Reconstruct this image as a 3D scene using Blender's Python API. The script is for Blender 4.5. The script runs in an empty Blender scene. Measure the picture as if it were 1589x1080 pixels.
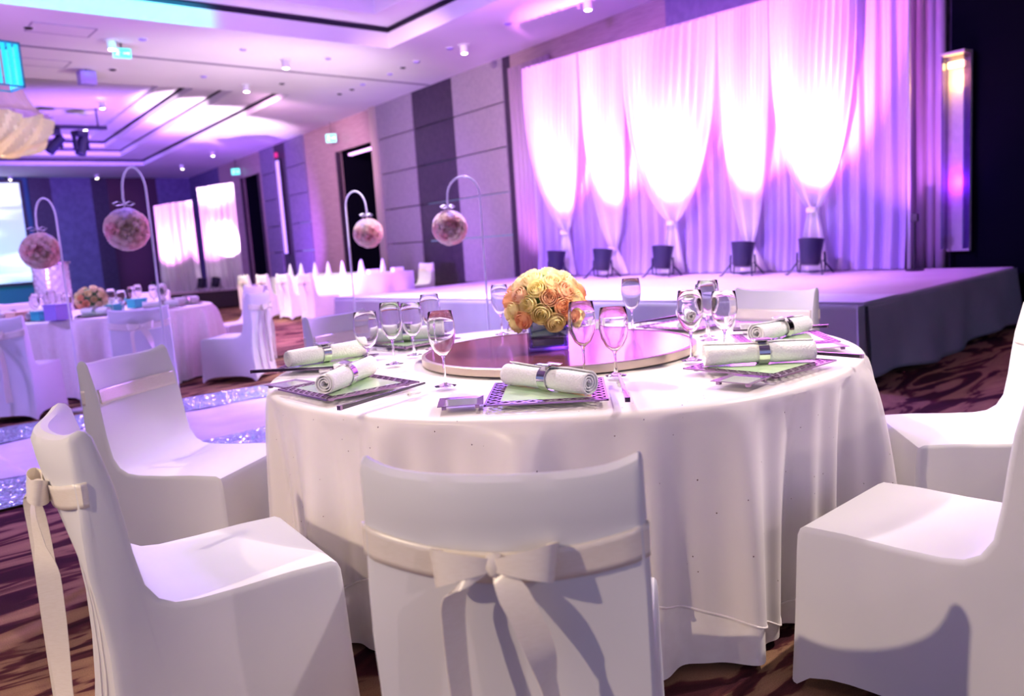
import bpy, bmesh, math, random
from mathutils import Vector, Matrix
PI = math.pi
rnd = random.Random(7)
S = bpy.context.scene
COL = S.collection

# ------------------------------------------------------------------ camera
cam_d = bpy.data.cameras.new('camera')
cam = bpy.data.objects.new('camera', cam_d)
COL.objects.link(cam)
YAW, PITCH, ROLL = math.radians(43.5), math.radians(7.6), math.radians(3.8)
_f = Vector((math.sin(YAW) * math.cos(PITCH), math.cos(YAW) * math.cos(PITCH), -math.sin(PITCH)))
_r0 = Vector((math.cos(YAW), -math.sin(YAW), 0))
_u0 = _r0.cross(_f)
_r = _r0 * math.cos(ROLL) - _u0 * math.sin(ROLL)
_u = _u0 * math.cos(ROLL) + _r0 * math.sin(ROLL)
cam.matrix_world = Matrix(((_r.x, _u.x, -_f.x, 0), (_r.y, _u.y, -_f.y, 0), (_r.z, _u.z, -_f.z, 1.2), (0, 0, 0, 1)))
cam_d.sensor_width = 36
cam_d.lens = 36 * 1250 / 1589
cam_d.clip_end = 200
cam_d.dof.use_dof = True
cam_d.dof.focus_distance = 2.25
cam_d.dof.aperture_fstop = 2.8
S.camera = cam

# ------------------------------------------------------------------ view, world, lights
S.view_settings.view_transform = 'Standard'
S.view_settings.look = 'None'
S.view_settings.exposure = 0.0
S.view_settings.gamma = 1
S.view_settings.use_curve_mapping = False
S.cycles.max_bounces = 10
S.cycles.transmission_bounces = 10
S.cycles.transparent_max_bounces = 24
S.cycles.sample_clamp_indirect = 6
S.cycles.use_denoising = True

W = bpy.data.worlds.new('world'); S.world = W
W.use_nodes = True
W.node_tree.nodes['Background'].inputs[0].default_value = (0.40, 0.46, 0.95, 1)
W.node_tree.nodes['Background'].inputs[1].default_value = 0.62

def look(o, target):
    d = Vector(target) - o.location
    o.rotation_euler = d.to_track_quat('-Z', 'Y').to_euler()

def spot(name, loc, target, power, color, angle, blend=0.5, radius=0.05):
    l = bpy.data.lights.new(name, 'SPOT'); l.energy = power; l.color = color
    l.spot_size = math.radians(angle); l.spot_blend = blend; l.shadow_soft_size = radius
    o = bpy.data.objects.new(name, l); COL.objects.link(o); o.location = loc; look(o, target)
    return o

def area(name, loc, target, power, color, sx, sy):
    l = bpy.data.lights.new(name, 'AREA'); l.shape = 'RECTANGLE'; l.size = sx; l.size_y = sy
    l.energy = power; l.color = color
    o = bpy.data.objects.new(name, l); COL.objects.link(o); o.location = loc; look(o, target)
    return o

def point(name, loc, power, color, radius=0.05):
    l = bpy.data.lights.new(name, 'POINT'); l.energy = power; l.color = color; l.shadow_soft_size = radius
    o = bpy.data.objects.new(name, l); COL.objects.link(o); o.location = loc
    return o

WARM = (1.0, 0.80, 0.62)
PINKW = (1.0, 0.80, 0.86)
VIOLET = (0.42, 0.22, 1.0)
MAG = (1.0, 0.35, 0.95)
# spots of the ceiling over the near table, and one added floor fill
spot('table_spot_right', (4.6, -0.3, 4.4), (2.6, 1.7, 0.7), 900, (1.0, 0.84, 0.76), 34, 0.5, 0.04)
spot('table_pin_spot', (4.6, -0.35, 4.4), (2.2, 2.1, 0.85), 1100, (1.0, 0.84, 0.58), 13, 0.4, 0.03)
spot('chair_spot_right', (0.6, 4.3, 4.35), (2.95, 1.05, 0.5), 950, (1.0, 0.84, 0.62), 17, 0.5, 0.04)
spot('floor_warm_fill', (-2.6, 3.4, 4.3), (0.1, 2.7, 0.0), 330, (1.0, 0.76, 0.5), 46, 0.8, 0.05)  # added fill that warms the carpet, not a known ceiling lamp
spot('table_spot_left', (-4.4, 1.9, 4.1), (1.2, 1.15, 0.4), 900, (1.0, 0.78, 0.56), 33, 0.5, 0.04)
spot('table_spot_behind_camera', (0.3, -4.3, 3.0), (1.3, 1.6, 0.5), 130, (1.0, 0.78, 0.78), 50, 0.5, 0.05)
spot('table_spot_top', (2.6, 4.8, 4.4), (2.4, 2.0, 0.7), 800, (1.0, 0.86, 0.88), 50, 0.6, 0.08)
# violet wash of the hall
spot('violet_wash_near', (6.4, 6.6, 4.3), (1.6, 3.0, 0.3), 1600, (0.36, 0.18, 1.0), 95, 0.7, 0.25)
spot('violet_wash_left', (-1.5, 7.5, 4.2), (2.6, 7.6, 0.3), 900, (0.42, 0.24, 1.0), 100, 0.7, 0.25)
spot('violet_wash_middle', (4.0, 12.5, 4.3), (5.0, 11.0, 0.0), 2000, (0.55, 0.26, 1.0), 120, 0.7, 0.3)
spot('violet_wash_far', (6.5, 21.0, 1.2), (7.5, 24.0, 5.0), 2200, (0.40, 0.16, 1.0), 130, 0.8, 0.3)
spot('violet_wash_far_wall', (7.0, 24.0, 4.2), (10.0, 32.0, 1.5), 1600, (0.28, 0.12, 1.0), 100, 0.8, 0.3)
spot('pink_wash_floor', (4.6, 8.6, 4.3), (5.8, 12.5, 0.0), 1300, (1.0, 0.45, 1.0), 62, 0.8, 0.3)
# front of the stage
spot('stage_wash', (3.6, 5.4, 4.35), (8.9, 6.0, 1.6), 2000, (0.34, 0.14, 1.0), 80, 0.6, 0.2)
spot('stage_floor_pink', (6.2, 6.2, 4.35), (7.6, 5.8, 0.6), 600, (1.0, 0.40, 0.85), 76, 0.6, 0.2)
spot('stage_edge_spot', (5.2, 6.2, 4.35), (5.9, 6.0, 0.6), 1100, (1.0, 0.9, 0.95), 84, 0.4, 0.1)
# ceiling and wall lighting
spot('ceiling_wash_warm', (7.2, 11.8, 1.1), (7.2, 14.2, 4.6), 560, (1.0, 0.84, 0.86), 110, 0.8, 0.2)
spot('ceiling_wash_violet', (0.5, 9.0, 1.2), (5.0, 11.5, 4.9), 1150, (0.60, 0.32, 1.0), 105, 0.8, 0.2)
spot('ceiling_wash_coffer', (5.0, 5.0, 1.2), (7.6, 9.5, 4.9), 800, (0.34, 0.16, 1.0), 80, 0.8, 0.2)
spot('ceiling_cyan', (4.3, 8.6, 4.56), (4.1, 11.75, 4.64), 1100, (0.0, 0.80, 1.0), 56, 0.5, 0.1)
spot('ceiling_streak_a', (6.8, 17.6, 1.1), (9.3, 20.2, 5.0), 3600, (1.0, 0.70, 1.0), 46, 0.5, 0.1)
spot('ceiling_streak_b', (8.8, 19.0, 1.1), (10.4, 23.2, 4.6), 1800, (1.0, 0.75, 1.0), 40, 0.5, 0.1)
spot('wall_warm', (5.0, 8.5, 4.3), (10.9, 12.2, 2.9), 1100, (1.0, 0.66, 0.74), 46, 0.8, 0.1)
spot('wall_violet', (7.4, 12.0, 0.9), (11.2, 14.6, 1.6), 700, (0.36, 0.12, 1.0), 100, 0.8, 0.1)
spot('wall_violet_far', (9.4, 19.5, 0.9), (12.0, 22.0, 2.0), 1100, (0.36, 0.10, 1.0), 90, 0.8, 0.1)
spot('wall_pink_door', (7.5, 15.5, 4.2), (11.8, 19.0, 2.8), 1300, (1.0, 0.5, 0.85), 70, 0.8, 0.1)
spot('pilaster_uplight', (8.2, 3.2, 0.75), (9.55, 3.25, 2.8), 160, (0.75, 0.22, 1.0), 70, 0.8, 0.05)
spot('pilaster_left_uplight', (9.3, 10.0, 0.2), (10.5, 10.1, 2.6), 200, (0.8, 0.3, 1.0), 70, 0.8, 0.05)
spot('long_table_spot', (5.4, 15.2, 4.35), (8.0, 14.4, 0.7), 1300, (1.0, 0.90, 0.58), 44, 0.5, 0.1)
spot('far_table_spot', (0.4, 10.5, 4.35), (2.5, 9.2, 0.8), 260, (0.9, 0.95, 0.9), 40, 0.6, 0.1)

# ------------------------------------------------------------------ materials
def mat(name, color=(.8, .8, .8), rough=.5, metal=0., spec=.5, emit=None, estr=1., trans=0., sheen=0., coat=0., alpha=1.):
    m = bpy.data.materials.new(name); m.use_nodes = True
    b = m.node_tree.nodes['Principled BSDF']
    b.inputs['Base Color'].default_value = (*color, 1); b.inputs['Roughness'].default_value = rough
    b.inputs['Metallic'].default_value = metal; b.inputs['Specular IOR Level'].default_value = spec
    b.inputs['Transmission Weight'].default_value = trans; b.inputs['Sheen Weight'].default_value = sheen
    b.inputs['Coat Weight'].default_value = coat; b.inputs['Alpha'].default_value = alpha
    if emit:
        b.inputs['Emission Color'].default_value = (*emit, 1); b.inputs['Emission Strength'].default_value = estr
    return m

def nodes(m): return m.node_tree.nodes, m.node_tree.links
def bsdf(m): return m.node_tree.nodes['Principled BSDF']

def noisy(m, scale, c1, c2, detail=3., dist=0., stretch=(1, 1, 1), lo=.35, hi=.65, bump=0., coord='Object'):
    N, L = nodes(m)
    tc = N.new('ShaderNodeTexCoord'); mp = N.new('ShaderNodeMapping'); mp.inputs['Scale'].default_value = stretch
    nz = N.new('ShaderNodeTexNoise'); nz.inputs['Scale'].default_value = scale; nz.inputs['Detail'].default_value = detail
    nz.inputs['Distortion'].default_value = dist
    cr = N.new('ShaderNodeValToRGB'); cr.color_ramp.elements[0].position = lo; cr.color_ramp.elements[1].position = hi
    cr.color_ramp.elements[0].color = (*c1, 1); cr.color_ramp.elements[1].color = (*c2, 1)
    L.new(tc.outputs[coord], mp.inputs[0]); L.new(mp.outputs[0], nz.inputs['Vector'])
    L.new(nz.outputs[0], cr.inputs[0]); L.new(cr.outputs[0], bsdf(m).inputs['Base Color'])
    if bump:
        bp = N.new('ShaderNodeBump'); bp.inputs['Strength'].default_value = bump; bp.inputs['Distance'].default_value = .01
        L.new(nz.outputs[0], bp.inputs['Height']); L.new(bp.outputs[0], bsdf(m).inputs['Normal'])
    return m

def translucent(m, fac=.35, color=(.9, .9, .9)):
    N, L = nodes(m)
    t = N.new('ShaderNodeBsdfTranslucent'); t.inputs[0].default_value = (*color, 1)
    mx = N.new('ShaderNodeMixShader'); mx.inputs[0].default_value = fac
    out = N['Material Output']
    L.new(bsdf(m).outputs[0], mx.inputs[1]); L.new(t.outputs[0], mx.inputs[2]); L.new(mx.outputs[0], out.inputs[0])
    return m

M = {}
M['spandex'] = noisy(mat('spandex', rough=.75, sheen=.3), 3., (.74, .74, .76), (.80, .79, .80), 2.)
M['satin'] = noisy(mat('satin', rough=.32, spec=.6), 30., (.90, .85, .81), (.93, .89, .85), 2.)
M['ribbon'] = noisy(mat('ribbon', rough=.32, spec=.7), 60., (.87, .79, .68), (.92, .85, .75), 2., stretch=(1, 1, 12))
M['napkin'] = noisy(mat('napkin', rough=.85), 200., (.80, .80, .80), (.87, .87, .87), 3., bump=.4)
M['chrome'] = mat('chrome', (.80, .76, .78), .14, 1.)
M['plum_metal'] = mat('plum_metal', (.34, .22, .34), .22, .9)
M['silver_violet'] = mat('silver_violet', (.45, .38, .55), .25, .9)
M['reflection_green'] = noisy(mat('reflection_green', rough=.12, coat=.5), 6., (.42, .66, .36), (.60, .78, .52), 2.)  # green reflection in the plate's mirror centre, put into the colour
M['mirror'] = mat('mirror', (.62, .66, .62), .10, .6)
M['lacquer'] = mat('lacquer', (.020, .010, .030), .18, 0., .6, coat=.6)
M['ceramic'] = mat('ceramic', (.85, .85, .84), .2)
M['steel_rim'] = mat('steel_rim', (.50, .42, .34), .3, .9)
M['black'] = mat('black', (.012, .010, .020), .45)
M['navy'] = mat('navy', (.012, .010, .05), .4)
M['white_paint'] = mat('white_paint', (.8, .8, .82), .4)
M['stem'] = mat('stem', (.08, .2, .05), .6)
M['bulb'] = mat('bulb', (1, 1, 1), .3, emit=(1, .86, .62), estr=22)
M['violet_plastic'] = mat('violet_plastic', (.35, .25, .75), .35)
M['teal'] = mat('teal', (.03, .42, .46), .5)
M['tan_card'] = mat('tan_card', (.75, .5, .4), .6)

# turntable wood
m = M['table_wood'] = noisy(mat('table_wood', rough=.12, spec=.42), 5., (.10, .024, .032), (.18, .048, .05), 4., 1.2, (1, 9, 1))
# glass
def glass_mat(name, tint=(1, 1, 1), lo=.05, hi=.9):
    m = bpy.data.materials.new(name); m.use_nodes = True; N, L = nodes(m); N.remove(N['Principled BSDF'])
    tr = N.new('ShaderNodeBsdfTransparent'); tr.inputs[0].default_value = (*tint, 1)
    gl = N.new('ShaderNodeBsdfGlossy'); gl.inputs['Roughness'].default_value = .03
    lw = N.new('ShaderNodeLayerWeight'); lw.inputs[0].default_value = .35
    mr = N.new('ShaderNodeMapRange'); mr.inputs[3].default_value = lo; mr.inputs[4].default_value = hi
    pw = N.new('ShaderNodeMath'); pw.operation = 'POWER'; pw.inputs[1].default_value = 1.6
    mx = N.new('ShaderNodeMixShader')
    L.new(lw.outputs['Facing'], pw.inputs[0]); L.new(pw.outputs[0], mr.inputs[0]); L.new(mr.outputs[0], mx.inputs[0])
    L.new(tr.outputs[0], mx.inputs[1]); L.new(gl.outputs[0], mx.inputs[2]); L.new(mx.outputs[0], N['Material Output'].inputs[0])
    return m
def real_glass(name, color, ior=1.36, rough=0.):
    m = bpy.data.materials.new(name); m.use_nodes = True; N, L = nodes(m); N.remove(N['Principled BSDF'])
    g = N.new('ShaderNodeBsdfGlass'); g.inputs['Color'].default_value = (*color, 1); g.inputs['IOR'].default_value = ior; g.inputs['Roughness'].default_value = rough
    L.new(g.outputs[0], N['Material Output'].inputs[0]); return m
M['glass'] = real_glass('glass', (1, .99, 1))
M['dark_glass'] = glass_mat('dark_glass', (.5, .4, .8), .15, .9)
# organza overlay with tiny sequins
def organza():
    m = bpy.data.materials.new('organza'); m.use_nodes = True; N, L = nodes(m); b = N['Principled BSDF']
    b.inputs['Base Color'].default_value = (.93, .88, .87, 1); b.inputs['Roughness'].default_value = .4
    b.inputs['Sheen Weight'].default_value = .4
    tr = N.new('ShaderNodeBsdfTransparent'); mx = N.new('ShaderNodeMixShader')
    tc = N.new('ShaderNodeTexCoord'); vo = N.new('ShaderNodeTexVoronoi'); vo.inputs['Scale'].default_value = 27
    lt = N.new('ShaderNodeMath'); lt.operation = 'LESS_THAN'; lt.inputs[1].default_value = .055
    dark = N.new('ShaderNodeBsdfPrincipled'); dark.inputs['Base Color'].default_value = (.38, .30, .32, 1)
    dark.inputs['Metallic'].default_value = .8; dark.inputs['Roughness'].default_value = .25
    mx2 = N.new('ShaderNodeMixShader')
    lw = N.new('ShaderNodeLayerWeight'); lw.inputs[0].default_value = .3
    mr = N.new('ShaderNodeMapRange'); mr.inputs[3].default_value = .38; mr.inputs[4].default_value = .95
    L.new(lw.outputs['Facing'], mr.inputs[0]); L.new(mr.outputs[0], mx.inputs[0])
    L.new(tr.outputs[0], mx.inputs[1]); L.new(b.outputs[0], mx.inputs[2])
    L.new(tc.outputs['Object'], vo.inputs['Vector']); L.new(vo.outputs['Distance'], lt.inputs[0])
    L.new(lt.outputs[0], mx2.inputs[0]); L.new(mx.outputs[0], mx2.inputs[1]); L.new(dark.outputs[0], mx2.inputs[2])
    L.new(mx2.outputs[0], N['Material Output'].inputs[0])
    return m
M['organza'] = organza()
M['organza_hem'] = mat('organza_hem', (.88, .82, .80), .35)
# drapery of the stage
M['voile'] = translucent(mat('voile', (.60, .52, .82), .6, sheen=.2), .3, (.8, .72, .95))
M['swag'] = translucent(mat('swag', (.88, .86, .90), .55, sheen=.3), .25)
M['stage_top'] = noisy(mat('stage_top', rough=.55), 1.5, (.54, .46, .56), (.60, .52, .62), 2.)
M['stage_skirt'] = noisy(mat('stage_skirt', rough=.8), 2., (.34, .33, .38), (.40, .39, .44), 3.)
# carpet
def carpet():
    m = mat('carpet', rough=.95, spec=.15); N, L = nodes(m)
    tc = N.new('ShaderNodeTexCoord'); mp = N.new('ShaderNodeMapping')
    mp.inputs['Rotation'].default_value = (0, 0, math.radians(25)); mp.inputs['Scale'].default_value = (.55, 2.2, 1)
    nz = N.new('ShaderNodeTexNoise'); nz.inputs['Scale'].default_value = 1.5; nz.inputs['Detail'].default_value = 3.5; nz.inputs['Distortion'].default_value = 2.6
    cr = N.new('ShaderNodeValToRGB'); e = cr.color_ramp.elements
    e[0].position = .40; e[0].color = (.045, .010, .016, 1); e[1].position = .66; e[1].color = (.38, .22, .12, 1)
    a = e.new(.47); a.color = (.10, .025, .028, 1); a = e.new(.50); a.color = (.28, .15, .09, 1)
    n2 = N.new('ShaderNodeTexNoise'); n2.inputs['Scale'].default_value = 260; n2.inputs['Detail'].default_value = 2
    c2 = N.new('ShaderNodeValToRGB'); c2.color_ramp.elements[0].color = (.55, .55, .55, 1); c2.color_ramp.elements[1].color = (1.35, 1.35, 1.35, 1)
    mx = N.new('ShaderNodeMix'); mx.data_type = 'RGBA'; mx.blend_type = 'MULTIPLY'; mx.inputs[0].default_value = 1
    bp = N.new('ShaderNodeBump'); bp.inputs['Strength'].default_value = .5; bp.inputs['Distance'].default_value = .006
    L.new(tc.outputs['Object'], mp.inputs[0]); L.new(mp.outputs[0], nz.inputs['Vector']); L.new(nz.outputs[0], cr.inputs[0])
    L.new(tc.outputs['Object'], n2.inputs['Vector']); L.new(n2.outputs[0], c2.inputs[0])
    L.new(cr.outputs[0], mx.inputs[6]); L.new(c2.outputs[0], mx.inputs[7]); L.new(mx.outputs[2], bsdf(m).inputs['Base Color'])
    L.new(n2.outputs[0], bp.inputs['Height']); L.new(bp.outputs[0], bsdf(m).inputs['Normal'])
    return m
M['carpet'] = carpet()
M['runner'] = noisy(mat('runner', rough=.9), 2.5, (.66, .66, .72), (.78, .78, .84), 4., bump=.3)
def glitter():
    m = mat('glitter', (.75, .78, .9), .2, .55); N, L = nodes(m)
    tc = N.new('ShaderNodeTexCoord'); vo = N.new('ShaderNodeTexVoronoi'); vo.inputs['Scale'].default_value = 95
    sp = N.new('ShaderNodeVectorMath'); sp.operation = 'SUBTRACT'; sp.inputs[1].default_value = (.5, .5, .5)
    sc = N.new('ShaderNodeVectorMath'); sc.operation = 'SCALE'; sc.inputs[3].default_value = 1.5
    ge = N.new('ShaderNodeNewGeometry'); ad = N.new('ShaderNodeVectorMath'); ad.operation = 'ADD'
    no = N.new('ShaderNodeVectorMath'); no.operation = 'NORMALIZE'
    L.new(tc.outputs['Object'], vo.inputs['Vector']); L.new(vo.outputs['Color'], sp.inputs[0]); L.new(sp.outputs[0], sc.inputs[0])
    L.new(ge.outputs['Normal'], ad.inputs[0]); L.new(sc.outputs[0], ad.inputs[1]); L.new(ad.outputs[0], no.inputs[0])
    L.new(no.outputs[0], bsdf(m).inputs['Normal'])
    cr = N.new('ShaderNodeValToRGB'); e = cr.color_ramp.elements
    e[0].position = 0; e[0].color = (.66, .60, .80, 1); e[1].position = 1; e[1].color = (.9, .95, 1, 1)
    a = e.new(.8); a.color = (.5, .85, .9, 1)
    sx = N.new('ShaderNodeSeparateXYZ'); L.new(vo.outputs['Color'], sx.inputs[0]); L.new(sx.outputs[0], cr.inputs[0])
    L.new(cr.outputs[0], bsdf(m).inputs['Base Color'])
    return m
M['glitter'] = glitter()
# room surfaces
M['ceiling_white'] = noisy(mat('ceiling_white', rough=.8), .6, (.70, .68, .70), (.76, .74, .76), 2.)
M['slot_dark'] = mat('slot_dark', (.05, .04, .07), .7)
M['wood_pink'] = noisy(mat('wood_pink', rough=.5), 3., (.34, .24, .24), (.42, .31, .30), 4., .4, (1, 1, 14))
M['panel_light'] = noisy(mat('panel_light', rough=.6), 14., (.30, .27, .30), (.35, .31, .34), 3.)
M['panel_dark'] = noisy(mat('panel_dark', rough=.45), 10., (.032, .018, .042), (.050, .032, .062), 3.)
M['panel_mid'] = noisy(mat('panel_mid', rough=.55), 10., (.16, .13, .22), (.20, .17, .27), 3.)
M['far_panel'] = noisy(mat('far_panel', rough=.55), 6., (.10, .08, .18), (.14, .11, .23), 3.)
M['flute'] = mat('flute', (.42, .30, .40), .5)
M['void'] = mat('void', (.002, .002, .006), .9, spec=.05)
M['base_dark'] = mat('base_dark', (.03, .015, .03), .5)
M['edge_trim'] = mat('edge_trim', (.5, .42, .34), .5)
M['mirror_brown'] = mat('mirror_brown', (.12, .06, .09), .12, .5)
M['exit_green'] = mat('exit_green', (.1, .6, .45), .5, emit=(.08, .85, .62), estr=1.6)
M['exit_white'] = mat('exit_white', (.9, 1, .95), .5, emit=(.6, 1, .85), estr=1.1)
M['exit_cyan'] = mat('exit_cyan', (.1, .6, .6), .5, emit=(.05, .75, .80), estr=1.3)
M['tube_light'] = mat('tube_light', (.7, .6, .95), .5, emit=(.55, .45, 1.0), estr=.55)
M['red_lamp'] = mat('red_lamp', (.5, .02, .1), .5, emit=(.6, .02, .2), estr=.8)
M['green_lamp'] = mat('green_lamp', (.05, .5, .25), .5, emit=(.02, .45, .20), estr=.9)
M['par_lens'] = mat('par_lens', (1, .8, 1), .2, emit=(1, .75, 1), estr=14)
M['cyan_glow'] = mat('cyan_glow', (.05, .6, .65), .4, emit=(.0, .72, .80), estr=1.0)
M['cyan_frame'] = mat('cyan_frame', (.02, .30, .34), .4)
M['screen'] = None
def screen_mat():
    m = mat('screen', (.8, .85, .9), .8); N, L = nodes(m)
    tc = N.new('ShaderNodeTexCoord'); nz = N.new('ShaderNodeTexNoise'); nz.inputs['Scale'].default_value = .5
    mp = N.new('ShaderNodeMapping'); mp.inputs['Rotation'].default_value = (0, .6, 0); mp.inputs['Scale'].default_value = (.4, 1, 2.6)
    nz.inputs['Distortion'].default_value = 1.2
    cr = N.new('ShaderNodeValToRGB'); e = cr.color_ramp.elements
    e[0].position = .38; e[0].color = (.28, .33, .50, 1); e[1].position = .56; e[1].color = (.85, 1, 1, 1)
    L.new(tc.outputs['Object'], mp.inputs[0]); L.new(mp.outputs[0], nz.inputs[0]); L.new(nz.outputs[0], cr.inputs[0])
    L.new(cr.outputs[0], bsdf(m).inputs['Emission Color']); bsdf(m).inputs['Emission Strength'].default_value = 1.05
    return m
M['screen'] = screen_mat()
PETAL = [mat('petal_peach', (1.0, .58, .32), .6, sheen=.3), mat('petal_cream', (1.0, .86, .55), .6, sheen=.3),
         mat('petal_blush', (1.0, .70, .48), .6, sheen=.3), mat('petal_yellow', (1.0, .90, .48), .6, sheen=.3)]
for _m in PETAL: translucent(_m, .35, tuple(_m.node_tree.nodes['Principled BSDF'].inputs['Base Color'].default_value)[:3])
BLOOM = [mat('bloom_pink', (.97, .66, .60), .7), mat('bloom_cream', (.98, .84, .74), .7), mat('bloom_rose', (.96, .58, .58), .7),
         mat('bloom_lilac', (.86, .78, .90), .7)]

# ------------------------------------------------------------------ mesh helpers
class MB:
    def __init__(s): s.v = []; s.f = []
    def add(s, v, f):
        o = len(s.v); s.v += [tuple(p) for p in v]; s.f += [tuple(i + o for i in q) for q in f]; return s
    def box(s, c, d, rz=0., tilt=None):
        x, y, z = d[0] / 2, d[1] / 2, d[2] / 2
        R = Matrix.Rotation(rz, 3, 'Z')
        if tilt is not None: R = R @ tilt
        P = [Vector((a * x, b * y, e * z)) for e in (-1, 1) for a, b in ((-1, -1), (1, -1), (1, 1), (-1, 1))]
        P = [R @ p + Vector(c) for p in P]
        return s.add(P, [(3, 2, 1, 0), (4, 5, 6, 7), (0, 1, 5, 4), (1, 2, 6, 5), (2, 3, 7, 6), (3, 0, 4, 7)])
    def hexa(s, P):
        return s.add(P, [(3, 2, 1, 0), (4, 5, 6, 7), (0, 1, 5, 4), (1, 2, 6, 5), (2, 3, 7, 6), (3, 0, 4, 7)])
    def grid(s, fn, nu, nv, closed=False, flip=False):
        P = [fn(i / nu, j / nv) for j in range(nv + 1) for i in range(nu + (0 if closed else 1))]
        w = nu if closed else nu + 1
        F = []
        for j in range(nv):
            for i in range(nu):
                a = j * w + i; b = j * w + (i + 1) % w
                q = (a, b, b + w, a + w)
                F.append(q[::-1] if flip else q)
        return s.add(P, F)
    def lathe(s, prof, seg=32, c=(0, 0, 0), cap0=False, cap1=False):
        n = len(prof)
        P = [(c[0] + r * math.cos(2 * PI * i / seg), c[1] + r * math.sin(2 * PI * i / seg), c[2] + z) for r, z in prof for i in range(seg)]
        F = [(j * seg + i, j * seg + (i + 1) % seg, (j + 1) * seg + (i + 1) % seg, (j + 1) * seg + i) for j in range(n - 1) for i in range(seg)]
        if cap0: F.append(tuple(range(seg))[::-1])
        if cap1: F.append(tuple((n - 1) * seg + i for i in range(seg)))
        return s.add(P, F)
    def tube(s, path, r, seg=10, caps=True):
        path = [Vector(p) for p in path]; n = len(path); rs = r if isinstance(r, (list, tuple)) else [r] * n
        V = []; up = None
        for i, p in enumerate(path):
            t = (path[min(i + 1, n - 1)] - path[max(i - 1, 0)]).normalized()
            if up is None:
                up = Vector((0, 0, 1)) if abs(t.z) < .9 else Vector((1, 0, 0))
            a = (up - t * up.dot(t)).normalized(); b = t.cross(a); up = a
            for k in range(seg):
                w = 2 * PI * k / seg
                V.append(p + (a * math.cos(w) + b * math.sin(w)) * rs[i])
        F = [(j * seg + i, j * seg + (i + 1) % seg, (j + 1) * seg + (i + 1) % seg, (j + 1) * seg + i) for j in range(n - 1) for i in range(seg)]
        if caps:
            F.append(tuple(range(seg))[::-1]); F.append(tuple((n - 1) * seg + i for i in range(seg)))
        return s.add(V, F)
    def ribbon(s, path, wdir, width, th=.002):
        """flat ribbon following path; wdir list of width vectors"""
        n = len(path); V = []
        for i, p in enumerate(path):
            p = Vector(p); w = Vector(wdir[i] if isinstance(wdir, list) else wdir).normalized()
            wd = width[i] if isinstance(width, list) else width
            t = (Vector(path[min(i + 1, n - 1)]) - Vector(path[max(i - 1, 0)])).normalized()
            nn = t.cross(w).normalized() * th / 2
            V += [p - w * wd / 2 - nn, p + w * wd / 2 - nn, p + w * wd / 2 + nn, p - w * wd / 2 + nn]
        F = [(j * 4 + i, j * 4 + (i + 1) % 4, (j + 1) * 4 + (i + 1) % 4, (j + 1) * 4 + i) for j in range(n - 1) for i in range(4)]
        F += [(3, 2, 1, 0), tuple((n - 1) * 4 + i for i in range(4))]
        return s.add(V, F)
    def build(s, name, material, parent=None, smooth=True, angle=40, bevel=0., solid=0., loc=None):
        me = bpy.data.meshes.new(name); me.from_pydata(s.v, [], s.f)
        bm = bmesh.new(); bm.from_mesh(me); bmesh.ops.recalc_face_normals(bm, faces=bm.faces); bm.to_mesh(me); bm.free()
        me.materials.append(material)
        if smooth:
            me.shade_smooth(); me.set_sharp_from_angle(angle=math.radians(angle))
        o = bpy.data.objects.new(name, me); COL.objects.link(o)
        if parent: o.parent = parent
        if loc: o.location = loc
        if solid:
            md = o.modifiers.new('solid', 'SOLIDIFY'); md.thickness = solid; md.offset = 0
        if bevel:
            md = o.modifiers.new('bevel', 'BEVEL'); md.width = bevel; md.segments = 2; md.limit_method = 'ANGLE'
        return o

def tag(o, label, cat, group=None, kind=None):
    o['label'] = label; o['category'] = cat
    if group: o['group'] = group
    if kind: o['kind'] = kind
    return o
def thing(name, label, cat, loc=(0, 0, 0), rz=0., group=None):
    o = bpy.data.objects.new(name, None); COL.objects.link(o); o.empty_display_size = .1
    o.location = loc; o.rotation_euler = (0, 0, rz)
    return tag(o, label, cat, group)
def struct(o): o['kind'] = 'structure'; return o
def copy_tree(o, parent=None):
    c = o.copy(); COL.objects.link(c); c.parent = parent
    for ch in list(o.children): copy_tree(ch, c)
    return c
def dup(o, loc, rz, label, group=None, scale=None):
    c = copy_tree(o); c.location = loc; c.rotation_euler = (0, 0, rz); c['label'] = label
    if group: c['group'] = group
    if scale: c.scale = scale
    return c
def sstep(a, b, x):
    t = max(0., min(1., (x - a) / (b - a))); return t * t * (3 - 2 * t)

# ------------------------------------------------------------------ room shell
H = 4.5
def wx(y): return 9.12 + .139 * y          # right wall line
WD = Vector((.139, 1, 0)).normalized(); WN = Vector((-WD.y, WD.x, 0))   # along, into the room

fl = MB().add([(-9, -7, 0), (20, -7, 0), (20, 34, 0), (-9, 34, 0)], [(0, 1, 2, 3)]).build('floor', M['carpet'], smooth=False); struct(fl)

def wall_slab(y0, y1, z0, z1, material, name, off=0., th=.12, seams=None, smooth=False, bev=0.):
    mb = MB()
    zs = [z0, z1] if not seams else [z0] + [s for s in seams if z0 < s < z1] + [z1]
    for a, b in zip(zs[:-1], zs[1:]):
        g = .012 if seams else 0
        A = Vector((wx(y0), y0, 0)) + WN * off; B = Vector((wx(y1), y1, 0)) + WN * off
        P = []
        for z in (a + g, b - g):
            P += [A + Vector((0, 0, z)), B + Vector((0, 0, z)), B - WN * th + Vector((0, 0, z)), A - WN * th + Vector((0, 0, z))]
        mb.hexa(P)
    o = mb.build(name, material, smooth=smooth, bevel=bev); struct(o); return o
SE = [1.3, 2.1, 2.92, 3.72]
wall_slab(28.5, 34, 0, H + .1, M['far_panel'], 'trim_1', .0, seams=SE)
wall_slab(26.05, 28.5, 0, H + .1, M['wood_pink'], 'wall_right')
wall_slab(24.35, 26.05, 3.85, H + .1, M['wood_pink'], 'wall_right')
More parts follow.
